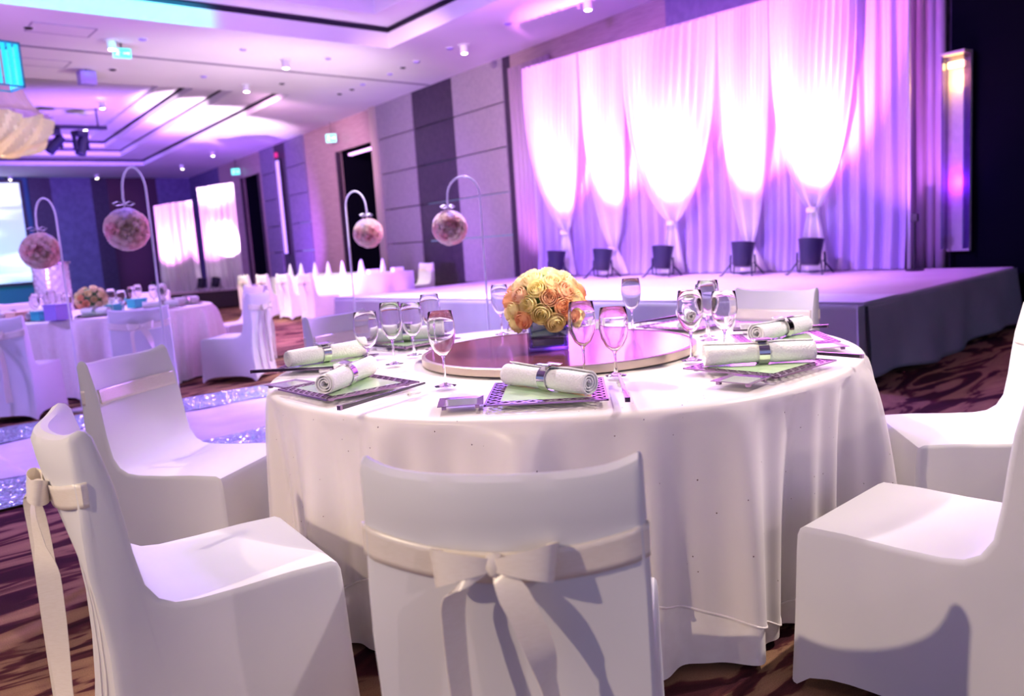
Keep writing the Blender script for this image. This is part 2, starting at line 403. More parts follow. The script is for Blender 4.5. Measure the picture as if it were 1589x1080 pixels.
wall_slab(24.0, 24.35, 0, H + .1, M['wood_pink'], 'wall_right')
wall_slab(22.85, 24.0, 0, H + .05, M['panel_mid'], 'trim_2', .05, seams=SE)
wall_slab(21.85, 22.85, 0, H + .05, M['panel_dark'], 'trim_3', .0)
wall_slab(20.45, 21.85, 0, H + .05, M['panel_mid'], 'trim_4', .05, seams=SE)
wall_slab(18.35, 20.45, 0, H + .1, M['wood_pink'], 'wall_right')
wall_slab(16.25, 18.35, 3.75, H + .1, M['wood_pink'], 'wall_right')
wall_slab(15.98, 16.25, 0, H + .1, M['edge_trim'], 'trim_5', .10, .22)
wall_slab(14.3, 15.98, 0, H + .05, M['panel_light'], 'trim_6', .05, seams=SE)
wall_slab(12.66, 14.3, 0, H + .05, M['panel_dark'], 'trim_7', .03, seams=SE)
wall_slab(10.95, 12.66, 0, H + .05, M['panel_light'], 'trim_8', .05, seams=SE)
wall_slab(10.75, 10.95, 0, H + .05, M['panel_dark'], 'trim_9', .02)
wall_slab(7.0, 10.75, 0, H + .1, M['wood_pink'], 'wall_right')
wall_slab(5.45, 7.0, 0, H + .1, M['panel_mid'], 'trim_10')
wall_slab(3.05, 5.45, 0, H + .1, M['panel_dark'], 'trim_11')
wall_slab(2.8, 3.05, 0, H + .1, M['void'], 'trim_11')
wall_slab(-7, 2.8, 0, H + .6, M['void'], 'wall_right', .0, .2)
wall_slab(9.4, 16.0, 0, .42, M['base_dark'], 'baseboard_right', .09, .05)
# plain backing so nothing shows through the panel seams
wall_slab(14.3, 16.0, 0, H + .1, M['panel_dark'], 'wall_right', -.13, .05)
# fluted pilasters either side of the drapery
def pilaster(y0, y1, z0, z1, n, name):
    mb = MB(); A = Vector((wx(y0), y0, 0)) + WN * .04; B = Vector((wx(y1), y1, 0)) + WN * .04
    def fn(u, v):
        p = A.lerp(B, u); k = abs(math.sin(PI * n * u)) ** .45
        return p + WN * (.02 + .05 * k) + Vector((0, 0, z0 + (z1 - z0) * v))
    mb.grid(fn, n * 10, 1)
    o = mb.build(name, M['flute'], angle=70, solid=.004); struct(o)
pilaster(9.55, 10.72, 0, 4.25, 9, 'trim_12')
pilaster(3.07, 4.0, .0, H + .3, 9, 'trim_13')
# far wall
def far_slab(x0, x1, z0, z1, material, name, y=32.5, th=.1):
    return struct(MB().box(((x0 + x1) / 2, y + th / 2, (z0 + z1) / 2), (x1 - x0, th, z1 - z0)).build(name, material, smooth=False))
far_slab(-9, 7.9, 0, H + .1, mat('far_teal_panel', (.03, .16, .24), .6), 'wall_back')
far_slab(7.9, 8.6, 0, H + .1, M['panel_dark'], 'trim_14', 32.4)
far_slab(8.6, 9.95, 0, H + .1, M['far_panel'], 'trim_15', 32.4)
far_slab(9.95, 10.5, 0, H + .1, M['panel_dark'], 'trim_16', 32.4)
far_slab(10.5, 12.3, 0, H + .1, M['mirror_brown'], 'trim_17', 32.4)
far_slab(12.3, 14.5, 0, H + .1, M['far_panel'], 'trim_18', 32.4)

# doorways: dark recesses behind the wall
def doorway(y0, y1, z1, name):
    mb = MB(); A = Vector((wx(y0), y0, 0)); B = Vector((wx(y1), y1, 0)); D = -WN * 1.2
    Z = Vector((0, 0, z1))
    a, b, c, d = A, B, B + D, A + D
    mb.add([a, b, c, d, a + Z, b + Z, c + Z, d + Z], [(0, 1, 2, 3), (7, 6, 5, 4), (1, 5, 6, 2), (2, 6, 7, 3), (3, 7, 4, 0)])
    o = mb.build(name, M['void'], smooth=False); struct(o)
    f = MB()
    for p in (A, B): f.box(p + WN * .02 + Vector((0, 0, z1 / 2)), (.06, .10, z1), math.atan2(WD.y, WD.x) - PI / 2)
    fr = f.build('door_frame', M['base_dark'], o, smooth=False)
    return o
doorway(16.25, 18.35, 3.75, 'door_1')
doorway(24.35, 26.05, 3.85, 'door_2')

# ceiling with two stepped coffers
def ceiling():
    z = H
    c1 = [(-6, -3.5), (7.05, -3.5), (8.39, 11.33), (-6, 12.3)]
    c2 = [(-6, 16.75), (8.86, 15.52), (10.44, 28.4), (-6, 30.0)]
    mb = MB()
    def q(*p): mb.add([(a, b, z) for a, b in p], [tuple(range(len(p)))])
    q((-9, -7), (20, -7), c1[1], c1[0]); q(c1[1], (20, -7), (20, 13.4), c1[2])
    q(c1[3], c1[2], (20, 13.4), (-9, 14.0)); q((-9, -7), c1[0], c1[3], (-9, 14.0))
    q((-9, 14.0), (20, 13.4), c2[1], c2[0]); q(c2[1], (20, 13.4), (20, 34), c2[2])
    q(c2[3], c2[2], (20, 34), (-9, 34)); q((-9, 14.0), c2[0], c2[3], (-9, 34))
    o = mb.build('ceiling', M['ceiling_white'], smooth=False); struct(o)
    seam = MB()
    seam.hexa([(-9, 14.0, z - .012), (10.9, 13.44, z - .012), (10.9, 13.52, z - .012), (-9, 14.08, z - .012),
               (-9, 14.0, z + .02), (10.9, 13.44, z + .02), (10.9, 13.52, z + .02), (-9, 14.08, z + .02)])
    s = seam.build('ceiling_joint', mat('joint_shadow_gap', (.25, .22, .28), .8), smooth=False); s.parent = o
    def inset(q4, d):
        cx = sum(p[0] for p in q4) / 4; cy = sum(p[1] for p in q4) / 4; out = []
        for i in range(4):
            p = Vector(q4[i]); a = (Vector(q4[i - 1]) - p).normalized(); b = (Vector(q4[(i + 1) % 4]) - p).normalized()
            sn = abs(a.x * b.y - a.y * b.x); out.append(tuple(p + (a + b) * d / sn))
        return out
    for k, (q0, tiers, top) in enumerate(((c1, [(.25, .09, .55), (.24, .07, .6)], .20), (c2, [(.12, .08, .85), (.14, .05, .55), (.12, .08, .45)], .10))):
        zz = z; cur = q0; w = MB(); dk = MB()
        def ring(mbx, qa, za, qb, zb):
            for i in range(4):
                j = (i + 1) % 4
                mbx.add([(*qa[i], za), (*qa[j], za), (*qb[j], zb), (*qb[i], zb)], [(0, 1, 2, 3)])
        for rise, slot, ins in tiers:
            ring(w, cur, zz, cur, zz + rise); zz += rise
            o2 = inset(cur, -.10)
            ring(dk, cur, zz, o2, zz); ring(dk, o2, zz, o2, zz + slot); ring(dk, o2, zz + slot, cur, zz + slot)
            zz += slot
            nx = inset(cur, ins); ring(w, cur, zz, nx, zz); cur = nx
        ring(w, cur, zz, cur, zz + top); zz += top
        w.add([(*p, zz) for p in cur], [(0, 1, 2, 3)])
        a = w.build('ceiling_coffer', M['ceiling_white'], o, smooth=False)
        b = dk.build('coffer_slot', M['slot_dark'], a, smooth=False)
    return o
ceiling()

# ------------------------------------------------------------------ stage
def build_stage():
    t = thing('stage', 'low cloth-skirted platform stage in front of the glowing drapery', 'stage', (7.6, 5.9, 0))
    ox, oy = 7.6, 5.9
    x0, x1, y0, y1, z = 5.70, 9.34, 2.38, 9.36, .6
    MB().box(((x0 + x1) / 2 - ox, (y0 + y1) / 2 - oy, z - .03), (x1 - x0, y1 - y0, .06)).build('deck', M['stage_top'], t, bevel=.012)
    MB().box((x0 + .30 - ox, (y0 + y1) / 2 - oy, z + .003), (.62, y1 - y0 + .01, .008)).build('lit_edge_strip', M['runner'], t, bevel=.003)  # added white strip, stands in for the light hitting the deck's front edge
    # skirt: cloth running round the open sides, softly folded
    path = []
    n = 150
    per = [(x1, y0), (x0, y0), (x0, y1), (x1, y1)]
    seg = [3.8, 6.98, 3.8]; tot = sum(seg)
    def at(s):
        for i, L in enumerate(seg):
            if s <= L or i == 2:
                a, b = Vector(per[i]), Vector(per[i + 1]); d = (b - a).normalized(); return a + d * s, Vector((d.y, -d.x)) * -1
            s -= L
    def fn(u, v):
        s = u * tot; p, nn = at(s)
        # outward normal
        c = Vector(((x0 + x1) / 2, (y0 + y1) / 2)); 
        if (p - c).dot(nn) < 0: nn = -nn
        w = .02 + v * (.05 + .035 * math.sin(s * 3.1) + .03 * math.sin(s * 7.3 + 1)) 
        q = p + nn * w
        zz = z - .01 - v * (z - .015) + (v ** 4) * .03 * (1 + math.sin(s * 2.3))
        return (q.x - ox, q.y - oy, zz)
    MB().grid(fn, 300, 14).build('skirt', M['stage_skirt'], t, solid=.006)
    # seam at the near corner
    MB().tube([(x0 - ox - .03, y0 - oy - .03, .58), (x0 - ox - .06, y0 - oy - .06, .3), (x0 - ox - .09, y0 - oy - .08, .02)], .012, 8).build('corner_seam', M['black'], t)
build_stage()

def par_can(name, label, loc, rz, tilt, lens=True, sc=1.):
    t = thing(name, label, 'stage light', loc, rz, 'par cans lighting the drapes')
    T = Matrix.Rotation(tilt, 4, 'X')
    b = MB().lathe([(.001, -.11), (.07, -.11), (.085, -.09), (.09, 0), (.105, .10), (.108, .11), (.098, .11), (.09, .06), (.001, .05)], 20)
    b.v = [tuple(T @ Vector(p) + Vector((0, 0, .19))) for p in b.v]
    b.build('housing', M['navy'], t)
    l = MB().lathe([(.001, .075), (.05, .077), (.093, .07)], 20)
    l.v = [tuple(T @ Vector(p) + Vector((0, 0, .19))) for p in l.v]
    l.build('lens', M['par_lens'], t)
    MB().tube([(-.12, 0, .19), (-.125, 0, .10), (-.12, .0, .03), (0, 0, .02), (.12, 0, .03), (.125, 0, .10), (.12, 0, .19)], .009, 8).build('yoke', M['navy'], t)
    for s in (-1, 1):
        MB().tube([(s * .10, -.02, .12), (s * .15, -.11, .012), (s * .16, -.13, .012)], .008, 6).build('foot', M['navy'], t)
        MB().tube([(s * .10, .02, .12), (s * .15, .10, .012)], .008, 6).build('foot', M['navy'], t)
    if sc != 1: t.scale = (sc,) * 3
    return t
PARS = [(8.73, 8.14, 'black par can under the leftmost gathered drape on stage'),
        (8.60, 7.15, 'black par can second from left at the foot of the drapes'),
        (8.65, 6.19, 'black par can under the wide middle swag on stage'),
        (8.65, 5.04, 'black par can between the middle and right swags on stage'),
        (8.68, 4.21, 'black par can under the rightmost tied swag on stage')]
for i, (x, y, lb) in enumerate(PARS):
    par_can('par_can', lb, (x, y, .6), -PI / 2 , -.15, sc=1.32)
    spot('par_beam_%d' % i, (x + .06, y, .93), (9.1, y, 3.5), 520, (1.0, .06, .90), 52, .8, .06)
    spot('par_beam_white_%d' % i, (x - .5, y, .8), (9.05, y, 2.5), 3300, (1.0, .22, .95), 43, .9, .06)

# drapery
def backdrop():
    t = thing('backdrop_curtain', 'long violet voile backdrop hanging on a pipe behind the swags', 'curtain', (9.22, 6.1, .6))
    ox, oy, oz = 9.22, 6.1, .6
    y0, y1, zt = 3.36, 8.93, 3.78
    r = random.Random(3); ph = [r.uniform(0, 6) for _ in range(6)]
    def fn(u, v):
        y = y0 + (y1 - y0) * u
        w = .035 * math.sin(y * 34 + ph[0] + .5 * math.sin(y * 5)) + .02 * math.sin(y * 71 + ph[1])
        w *= (.55 + .6 * v)
        z = zt - v * (zt - .615)
        return (9.2 - ox - w - .05 * sstep(.85, 1, v), y - oy + .01 * math.sin(y * 20 + v * 4), z - oz)
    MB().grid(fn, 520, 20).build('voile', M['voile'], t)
    MB().tube([(9.16 - ox, y0 - oy - .02, zt - oz + .01), (9.16 - ox, y1 - oy + .02, zt - oz + .01)], .022, 8).build('pipe', M['chrome'], t)
    for yy in (y0, y1):
        MB().tube([(9.22 - ox, yy - oy, 0.01), (9.22 - ox, yy - oy, zt - oz)], .02, 8).build('upright', M['white_paint'], t)
backdrop()
def swag(label, yl, yr, yt, zt, depth, seed, tail=.14):
    """gathered drape, wide on the pipe, tied at (yt, zt), flaring out below"""
    t = thing('swag_drape', label, 'drape', (9.05, yt, .62), 0, 'white gathered drapes on the backdrop')
    r = random.Random(seed); ph = r.uniform(0, 6); n = 13
    top = 3.76
    def fn(u, v):
        a = 1 - 2 * u
        if v < .8:
            s = v / .8; z = top + (zt - top) * s
            k = (1 - s ** 2.6) ** .75 if s < 1 else 0
            w = .045 + k
            yc = yt + ((yl if a > 0 else yr) - yt) * abs(a) * k + a * .045 * (1 - k)
            bel = .05 + depth * math.sin(PI * min(1, s)) * (1 - a * a * .8)
            y = yc
        else:
            s = (v - .8) / .2; z = zt + (.63 - zt) * s
            y = yt + a * (.045 + tail * s ** .8); bel = .05 + .03 * s; k = .12 + .3 * s
        fold = .028 * (.35 + k) * math.sin(a * PI * n + ph + .6 * math.sin(v * 5)) + .012 * math.sin(a * 47 + ph)
        # top sags between its two pins
        if v < .05: z -= 0
        return (9.13 - bel - .03 + fold - 9.05, y - yt, z - .62)
    MB().grid(fn, 150, 44).build('cloth', M['swag'], t)
    MB().lathe([(.052, -.03), (.062, -.015), (.062, .015), (.052, .03)], 16, (9.05 - .04 + .0 - 9.05, 0, zt - .62)).build('tie_band', M['swag'], t)
swag('gathered white drape at the left end, tied low above the first par can', 8.88, 7.80, 8.2, 1.27, .10, 1)
swag('narrow white drape between the left end swag and the wide middle swag', 7.78, 6.98, 7.30, .98, .06, 2, .2)
swag('widest white swag in the middle of the backdrop, tied above a par can', 6.96, 5.52, 6.29, 1.29, .16, 3)
swag('white drape hanging between the middle swag and the right swag', 5.50, 4.86, 5.17, .95, .06, 4, .2)
swag('big white swag at the right, tied over the rightmost par can', 4.84, 3.84, 4.35, 1.32, .15, 5)

# wall sconce at the right
t = thing('wall_sconce', 'tall narrow glass wall lamp glowing amber above, violet below, right of the stage', 'wall lamp', (wx(2.95) - .10, 2.95, .8), math.atan2(WD.y, WD.x) - PI / 2)
MB().box((.05, 0, 1.0), (.04, .24, 2.06)).build('back_plate', M['panel_light'], t, bevel=.005)
for s in (-1, 1): MB().box((-.03, s * .11, 1.0), (.14, .012, 2.0)).build('side_panel', M['dark_glass'], t)
MB().box((-.04, 0, 2.01), (.16, .24, .03)).build('top_cap', M['edge_trim'], t, bevel=.004)
MB().box((-.02, 0, 1.90), (.05, .16, .06)).build('lamp_tube', mat('amber_tube', (1, .7, .3), .4, emit=(1, .62, .18), estr=9), t)
point('sconce_amber', (wx(2.95) - .15, 2.95, 2.55), 9, (1, .55, .08), .03)
point('sconce_violet', (wx(2.95) - .14, 2.95, 1.5), 10, (.40, .02, 1.0), .03)
# small dark stand at the right end of the drapes
t = thing('microphone_stand', 'thin dark stand at the right foot of the drapery', 'stand', (9.0, 3.22, .6))
MB().tube([(0, 0, .02), (.0, 0, .52)], .012, 8).build('pole', M['black'], t)
MB().box((0, 0, .56), (.05, .07, .09)).build('head', M['black'], t, bevel=.008)
MB().lathe([(.001, 0), (.09, 0), (.09, .015), (.001, .02)], 16).build('base', M['black'], t)

# ------------------------------------------------------------------ chairs
def chair_proto(loc, rz, label, group):
    t = thing('banquet_chair', label, 'chair', loc, rz, group)
    hw = .232
    P = [(.262, 0), (.252, .2), (.246, .38), (.243, .425), (.236, .443), (.22, .452), (.12, .455), (0, .452), (-.10, .453), (-.145, .460), (-.178, .480),
         (-.203, .52), (-.228, .60), (-.255, .68), (-.283, .76), (-.305, .82), (-.319, .855), (-.330, .870), (-.345, .874), (-.360, .866), (-.368, .848),
         (-.362, .80), (-.350, .74), (-.333, .66), (-.313, .57), (-.296, .48), (-.288, .38), (-.288, .25), (-.296, .12), (-.308, 0)]
    nb = 10
    B = [(-.308 + (.262 + .308) * (i + 1) / (nb + 1), 0) for i in range(nb)]
    prof = P + B; n = len(prof)
    nrm = []
    for i in range(n):
        a = Vector(prof[i - 1]); b = Vector(prof[(i + 1) % n]); d = (b - a).normalized(); nrm.append(Vector((-d.y, d.x)))   # inward for ccw
    us = [-1, -.992, -.972] + [-.93 + 1.86 * i / 20 for i in range(21)] + [.972, .992, 1]
    sh = {0: .016, 1: .006, 2: .0}
    V = []
    for ci, u in enumerate(us):
        e = min(ci, len(us) - 1 - ci); s = sh.get(e, 0)
        for i, (y, z) in enumerate(prof):
            q = Vector((y, z)) + nrm[i] * s
            if z <= .001: q.y = 0
            yy, zz = q.x, q.y
            tb = sstep(.5, .85, z) if yy < -.1 else 0
            yy += .058 * u * u * tb
            if z > .84 and yy < -.1: zz += .022 * abs(u) ** 6
            if i >= 29 or i == 0:   # hem arches between the feet
                v = (y - (-.023)) / .285
                zz = .012 + .055 * (1 - (abs(u) ** 4) * (abs(v) ** 4)) if not (i == 0 or i == 29) else .012 + .05 * (1 - abs(u) ** 4)
            wsc = hw * (1 - .02 * sstep(.6, .87, z)) if yy < -.1 else hw
            # seat front slightly pinched, skirt slightly flared
            wsc *= 1 + .03 * (1 - min(1, z / .45))
            V.append((u * wsc, yy, zz * .972))
    F = []
    m = len(us)
    for c in range(m - 1):
        for i in range(n):
            F.append((c * n + i, c * n + (i + 1) % n, (c + 1) * n + (i + 1) % n, (c + 1) * n + i))
    F.append(tuple(range(n))[::-1]); F.append(tuple((m - 1) * n + i for i in range(n)))
    MB().add(V, F).build('chair_cover', M['spandex'], t, angle=38)
    # band round the back
    def yb(z, u, back):
        pts = P[11:19] if not back else P[19:26]
        pts = sorted(pts, key=lambda p: p[1])
        for (a, b) in zip(pts[:-1], pts[1:]):
            if a[1] <= z <= b[1]:
                y = a[0] + (b[0] - a[0]) * (z - a[1]) / (b[1] - a[1]); break
        else: y = pts[0][0] if z < pts[0][1] else pts[-1][0]
        return y + .058 * u * u * sstep(.5, .85, z)
    band = MB(); ring = []
    N = 24
    for i in range(N + 1): ring.append((1.0 - 2 * i / N, True))
    for i in range(1, N): ring.append((-1.0 + 2 * i / N, False))
    K = len(ring)
    def bf(u, v):
        k = int(round(u * K)) % K; x, back = ring[k]
        sag = .028 * (1 - x * x) if back else .006 * (1 - x * x)
        z = .780 - sag - v * .056
        y = yb(z, x, back) + (-.005 if back else .005)
        edge = 1.018 if abs(x) > .99 else 1.0
        return (x * hw * .985 * edge + 0, y + (.012 if abs(x) > .99 and back else 0), z)
    band.grid(bf, K, 5, closed=True)
    band.v = [(a, b, c * .972) for a, b, c in band.v]
    band.build('sash', M['ribbon'], t, solid=.002)
    # bow at the middle of the back
    zc = .716; yc = yb(zc, 0, True) - .012
    bow = MB().lathe([(.001, -.018), (.012, -.014), (.017, 0), (.012, .014), (.001, .018)], 12, (0, yc - .01, zc)).build('bow', M['ribbon'], t)
    for s in (-1, 1):
        path = []; wd = []; ww = []
        for i in range(19):
            a = i / 18; 
            ang = 2 * PI * a
            x = s * (.052 - .052 * math.cos(ang)) * .92
            y = yc - .012 - .022 * math.sin(ang) * (1 if s > 0 else .8)
            z = zc + .006 * math.sin(ang) + .006 * s * (1 - math.cos(ang)) / 2
            path.append((x, y, z)); k = (1 - math.cos(ang)) / 2
            wd.append((.15 * s * k, .2 * k, 1)); ww.append(.020 + .040 * k)
        MB().ribbon(path, wd, ww, .0015).build('bow_loop', M['ribbon'], bow)
    tails = [(-1, [(0, .0, 0), (-.03, -.025, -.008), (-.055, -.030, -.03), (-.066, -.022, -.08), (-.066, -.018, -.18), (-.058, -.018, -.32), (-.050, -.02, -.46), (-.046, -.022, -.56)],
              [(0, .1, 1), (.3, .3, 1), (.9, .5, .5), (.6, .9, .1), (.45, .9, 0), (.35, .95, 0), (.5, .9, 0), (.7, .8, 0)]),
             (1, [(0, 0, 0), (.018, -.022, -.02), (.04, -.028, -.06), (.062, -.024, -.12), (.075, -.018, -.19), (.080, -.018, -.30), (.078, -.02, -.44), (.082, -.022, -.55)],
              [(.4, .1, 1), (.9, .2, .6), (1, .2, .3), (.9, .4, .1), (.3, .9, 0), (.45, .9, 0), (.75, .7, 0), (.8, .6, 0)])]
    for s, pts, ws in tails:
        # smooth resample
        path = []; wd = []
        for i in range(len(pts) - 1):
            for k in range(5):
                f = k / 5; p0 = Vector(pts[max(i - 1, 0)]); p1 = Vector(pts[i]); p2 = Vector(pts[i + 1]); p3 = Vector(pts[min(i + 2, len(pts) - 1)])
                q = .5 * ((2 * p1) + (p2 - p0) * f + (2 * p0 - 5 * p1 + 4 * p2 - p3) * f * f + (3 * p1 - p0 - 3 * p2 + p3) * f ** 3)
                q.y *= -1; q.y = -abs(q.y)
                # hang clear of the leaning back
                bz = zc + q.z; by = yb(max(bz, .48), q.x / hw, True)
                path.append((q.x, min(yc + q.y, by - .012), bz)); wd.append(Vector(ws[i]).lerp(Vector(ws[i + 1]), f))
        wdt = [.022 + .026 * min(1, i / 8) for i in range(len(path))]
        MB().ribbon(path, wd, wdt, .0015).build('bow_tail', M['ribbon'], bow)
    return t

def face(fx, fy): return math.atan2(-fx, fy)      # rotation that points local +y to (fx, fy)
CG = 'covered chairs round the near table'
chair = chair_proto((1.065, 1.095, 0), face(.81, .585), 'white covered chair in the foreground with its back and satin bow to the viewer', CG)
def put_chair(x, y, f, label, group=CG, scale=None):
    return dup(chair, (x, y, 0), face(*f), label, group, scale)
put_chair(.795, 1.99, (.984, -.177), 'white covered chair seen from the side at the left front, bow trailing behind')
put_chair(1.21, 3.07, (.53, -.85), 'white covered chair left of the near table, its sashed inner back facing right')
put_chair(2.45, 3.65, (.22, -.97), 'white covered chair half hidden behind the glasses at the left back of the near table')
put_chair(3.60, 2.08, (-1, .0), 'white covered chair behind the right napkins, in front of the stage corner')
put_chair(3.065, .915, (-.6, .8), 'brightly lit white covered chair at the right edge beyond the near table')
put_chair(2.07, .695, (.03, 1), 'white covered chair in the right foreground, its seat toward the viewer')

# ------------------------------------------------------------------ near table
TX, TY, TR, TZ = 2.245, 2.105, 1.08, .75
def draped_cloth(R, zt, seed, deep=.055, n=17, hem=None, off=0.):
    r = random.Random(seed); ph = [r.uniform(0, 6) for _ in range(8)]
    def fold(th):
        q = th * n + 1.5 * math.sin(3 * th + ph[0]) + 1.0 * math.sin(5 * th + ph[1])
        a = (.5 + .5 * math.sin(q)) ** 2.2
        b = (.5 + .5 * math.sin(q * .5 + ph[4])) ** 3
        c = .16 * math.sin(47 * th + ph[2]) * (.5 + .5 * math.sin(6 * th + ph[5]))
        da = (th - math.radians(288) + PI) % (2 * PI) - PI
        amp = .7 + .38 * math.exp(-(da / .75) ** 2)
        return (a * (.6 + .4 * math.sin(4 * th + ph[3])) + .55 * b + c) * amp * 1.1 - .62 * amp
    def fn(u, v):
        th = 2 * PI * u
        if v < .2: rr = R * v / .2 * .985; z = zt
        elif v < .3:
            a = (v - .2) / .1 * PI / 2; rr = R * .985 + (.015 * R + .006) * math.sin(a); z = zt - .018 * (1 - math.cos(a))
        else:
            s = (v - .3) / .7; H_ = hem(th) if hem else zt - .025
            d = s * (H_ - .018); z = zt - .018 - d
            g = (d / zt) ** .5
            rr = R + .006 + .02 * g + deep * g * fold(th) * 1.25
        return ((rr + off) * math.cos(th), (rr + off) * math.sin(th), z + off * .6)
    return fn

tb = thing('round_table', 'near round banquet table hidden under its cloths', 'table', (TX, TY, 0))
MB().lathe([(.001, .70), (1.04, .70), (1.05, .715), (1.05, .73), (1.04, .739), (.001, .739)], 64).build('tabletop', M['table_wood'], tb)
for k in range(4):
    a = PI / 4 + k * PI / 2
    MB().tube([(.5 * math.cos(a), .5 * math.sin(a), .70), (.75 * math.cos(a), .75 * math.sin(a), .01)], .018, 8).build('leg', M['chrome'], tb)
cl = MB().grid(draped_cloth(TR - .01, TZ - .004, 5, deep=.11, n=22), 640, 46, closed=True).build('tablecloth', M['satin'], solid=0)
cl.location = (TX, TY, 0); tag(cl, 'ivory satin cloth falling to the floor round the near table', 'tablecloth')
# organza square laid over it
A0 = math.radians(257)
def hem(th):
    a = (th - A0 + PI / 4) % (PI / 2) - PI / 4
    s = 1.50
    return min(.40 + .30 * (1 - abs(a) / (PI / 4)) ** 1.5, .70) + .012 * math.sin(11 * th)
_ovf = draped_cloth(TR - .01, TZ - .004, 5, deep=.118, n=22, hem=hem, off=.008)
ov = MB().grid(_ovf, 640, 40, closed=True).build('overlay_cloth', M['organza'])
ov.location = (TX, TY, 0); tag(ov, 'sheer sequin-dotted organza square laid over the satin cloth of the near table', 'tablecloth')
hm = MB(); pts = [Vector(_ovf(i / 420, 1.0)) for i in range(421)]
hm.tube(pts, .0035, 5, caps=False).build('hem', M['organza_hem'], ov)

# turntable
tt = thing('turntable', 'dark red lacquered turntable with a steel rim on the near table', 'turntable', (TX + .005, TY + .01, TZ))
MB().lathe([(.001, .004), (.2, .004), (.2, .014), (.512, .014), (.512, .034), (.001, .034)], 96).build('disc', M['table_wood'], tt)
MB().lathe([(.512, .008), (.524, .008), (.524, .033), (.518, .036), (.510, .036), (.510, .0345)], 96).build('rim', M['steel_rim'], tt)

# roses
def rose_mesh(name, material, r=.03, seed=0, open_=0.5):
    rr = random.Random(seed); mb = MB()
    # tight spiral heart
    def heart(u, v):
        a = 2 * PI * 1.6 * u; q = .07 + .17 * u
        return (r * q * math.cos(a), r * q * math.sin(a), r * (-.3 + (1.02 - .10 * u) * v))
    mb.grid(heart, 18, 2)
    for layer, (cnt, rad, hgt, fl) in enumerate(((3, .40, .70, 0), (3, .58, .68, .02), (4, .78, .60, .06 + .10 * open_), (5, 1.0, .38, .10 + .25 * open_))):
        for k in range(cnt):
            a0 = 2 * PI * k / cnt + layer * .9 + rr.uniform(-.15, .15); span = 2 * PI / cnt * 1.35
            def fn(u, v, a0=a0, span=span, rad=rad, hgt=hgt, fl=fl):
                a = a0 + (u - .5) * span
                e = 1 - abs(2 * u - 1) ** 2.5
                h = -.80 + (hgt + .80) * v * (.80 + .20 * e)
                R_ = rad * math.sin(PI * (.10 + .58 * v)) + fl * max(0, v - .7) / .3 + .05 * (u - .5)
                return (r * R_ * math.cos(a), r * R_ * math.sin(a), r * h)
            mb.grid(fn, 7, 7)
    me_o = mb.build(name, material, smooth=True, angle=80)
    me = me_o.data; bpy.data.objects.remove(me_o)
    return me
for _m in BLOOM: translucent(_m, .35, tuple(_m.node_tree.nodes['Principled BSDF'].inputs['Base Color'].default_value)[:3])
ROSE = [rose_mesh('rose', PETAL[i % 4], .036, i, .05 + .1 * i) for i in range(4)]
ROSE += [rose_mesh('rose', PETAL[i], .036, 9 + i, .4) for i in (0, 1)]
BLO = [rose_mesh('bloom', BLOOM[i % 4], .046, 20 + i, 1.2) for i in range(5)]

def add_bloom(parent, mesh, pos, nrm, sc, name):
    o = bpy.data.objects.new(name, mesh); COL.objects.link(o); o.parent = parent; o.location = pos
    q = Vector(nrm).to_track_quat('Z', 'Y'); o.rotation_mode = 'QUATERNION'
    from mathutils import Quaternion
    o.rotation_quaternion = q @ Quaternion((0, 0, 1), rnd.uniform(0, 6.28)); o.scale = (sc,) * 3
    return o

def bouquet(loc, label, n, R, rz, vase=True, yellow=False):
    t = thing('rose_bouquet', label, 'flowers', loc, rz)
    zc = .143
    core = MB().lathe([(.001, R * .78), (R * .4, R * .7), (R * .68, R * .4), (R * .78, 0), (R * .6, -R * .35), (.001, -R * .45)], 18, (0, 0, zc)).build('foliage', M['stem'], t)
    for i in range(n):
        z = 1 - 1.56 * (i + .5) / n; a = i * 2.399963
        s = math.sqrt(max(0, 1 - z * z)); d = Vector((s * math.cos(a), s * math.sin(a), z))
        p = Vector((d.x * R * .90, d.y * R * .90, zc + d.z * R * .80))
        me = ROSE[rnd.choice((0, 1, 2, 3, 4, 5))] if not yellow else ROSE[rnd.choice((1, 3, 5, 0))]
        if z > .55: me = ROSE[rnd.choice((1, 3, 5))]
        add_bloom(t, me, p, d, rnd.uniform(.88, 1.08) * R / .155, 'rose')
    return t
vt = thing('flower_vase', 'square dark glass vase holding the roses on the turntable', 'vase', (2.18, 2.10, TZ + .035), math.radians(48))
w = MB()
for (cx, cy, sx, sy) in ((0, .07, .146, .006), (0, -.07, .146, .006), (.07, 0, .006, .134), (-.07, 0, .006, .134)): w.box((cx, cy, .068), (sx, sy, .104))
w.build('glass_wall', M['dark_glass'], vt, bevel=.001)
MB().box((0, 0, .008), (.146, .146, .014)).build('base', M['dark_glass'], vt, bevel=.002)
MB().box((0, 0, .062), (.118, .118, .086)).build('leaf_lining', mat('dark_leaf', (.012, .02, .03), .35), vt, bevel=.006)
bouquet((2.18, 2.10, TZ + .035 + .02), 'dome of peach and cream roses in the vase at the centre of the near table', 46, .152, 0)
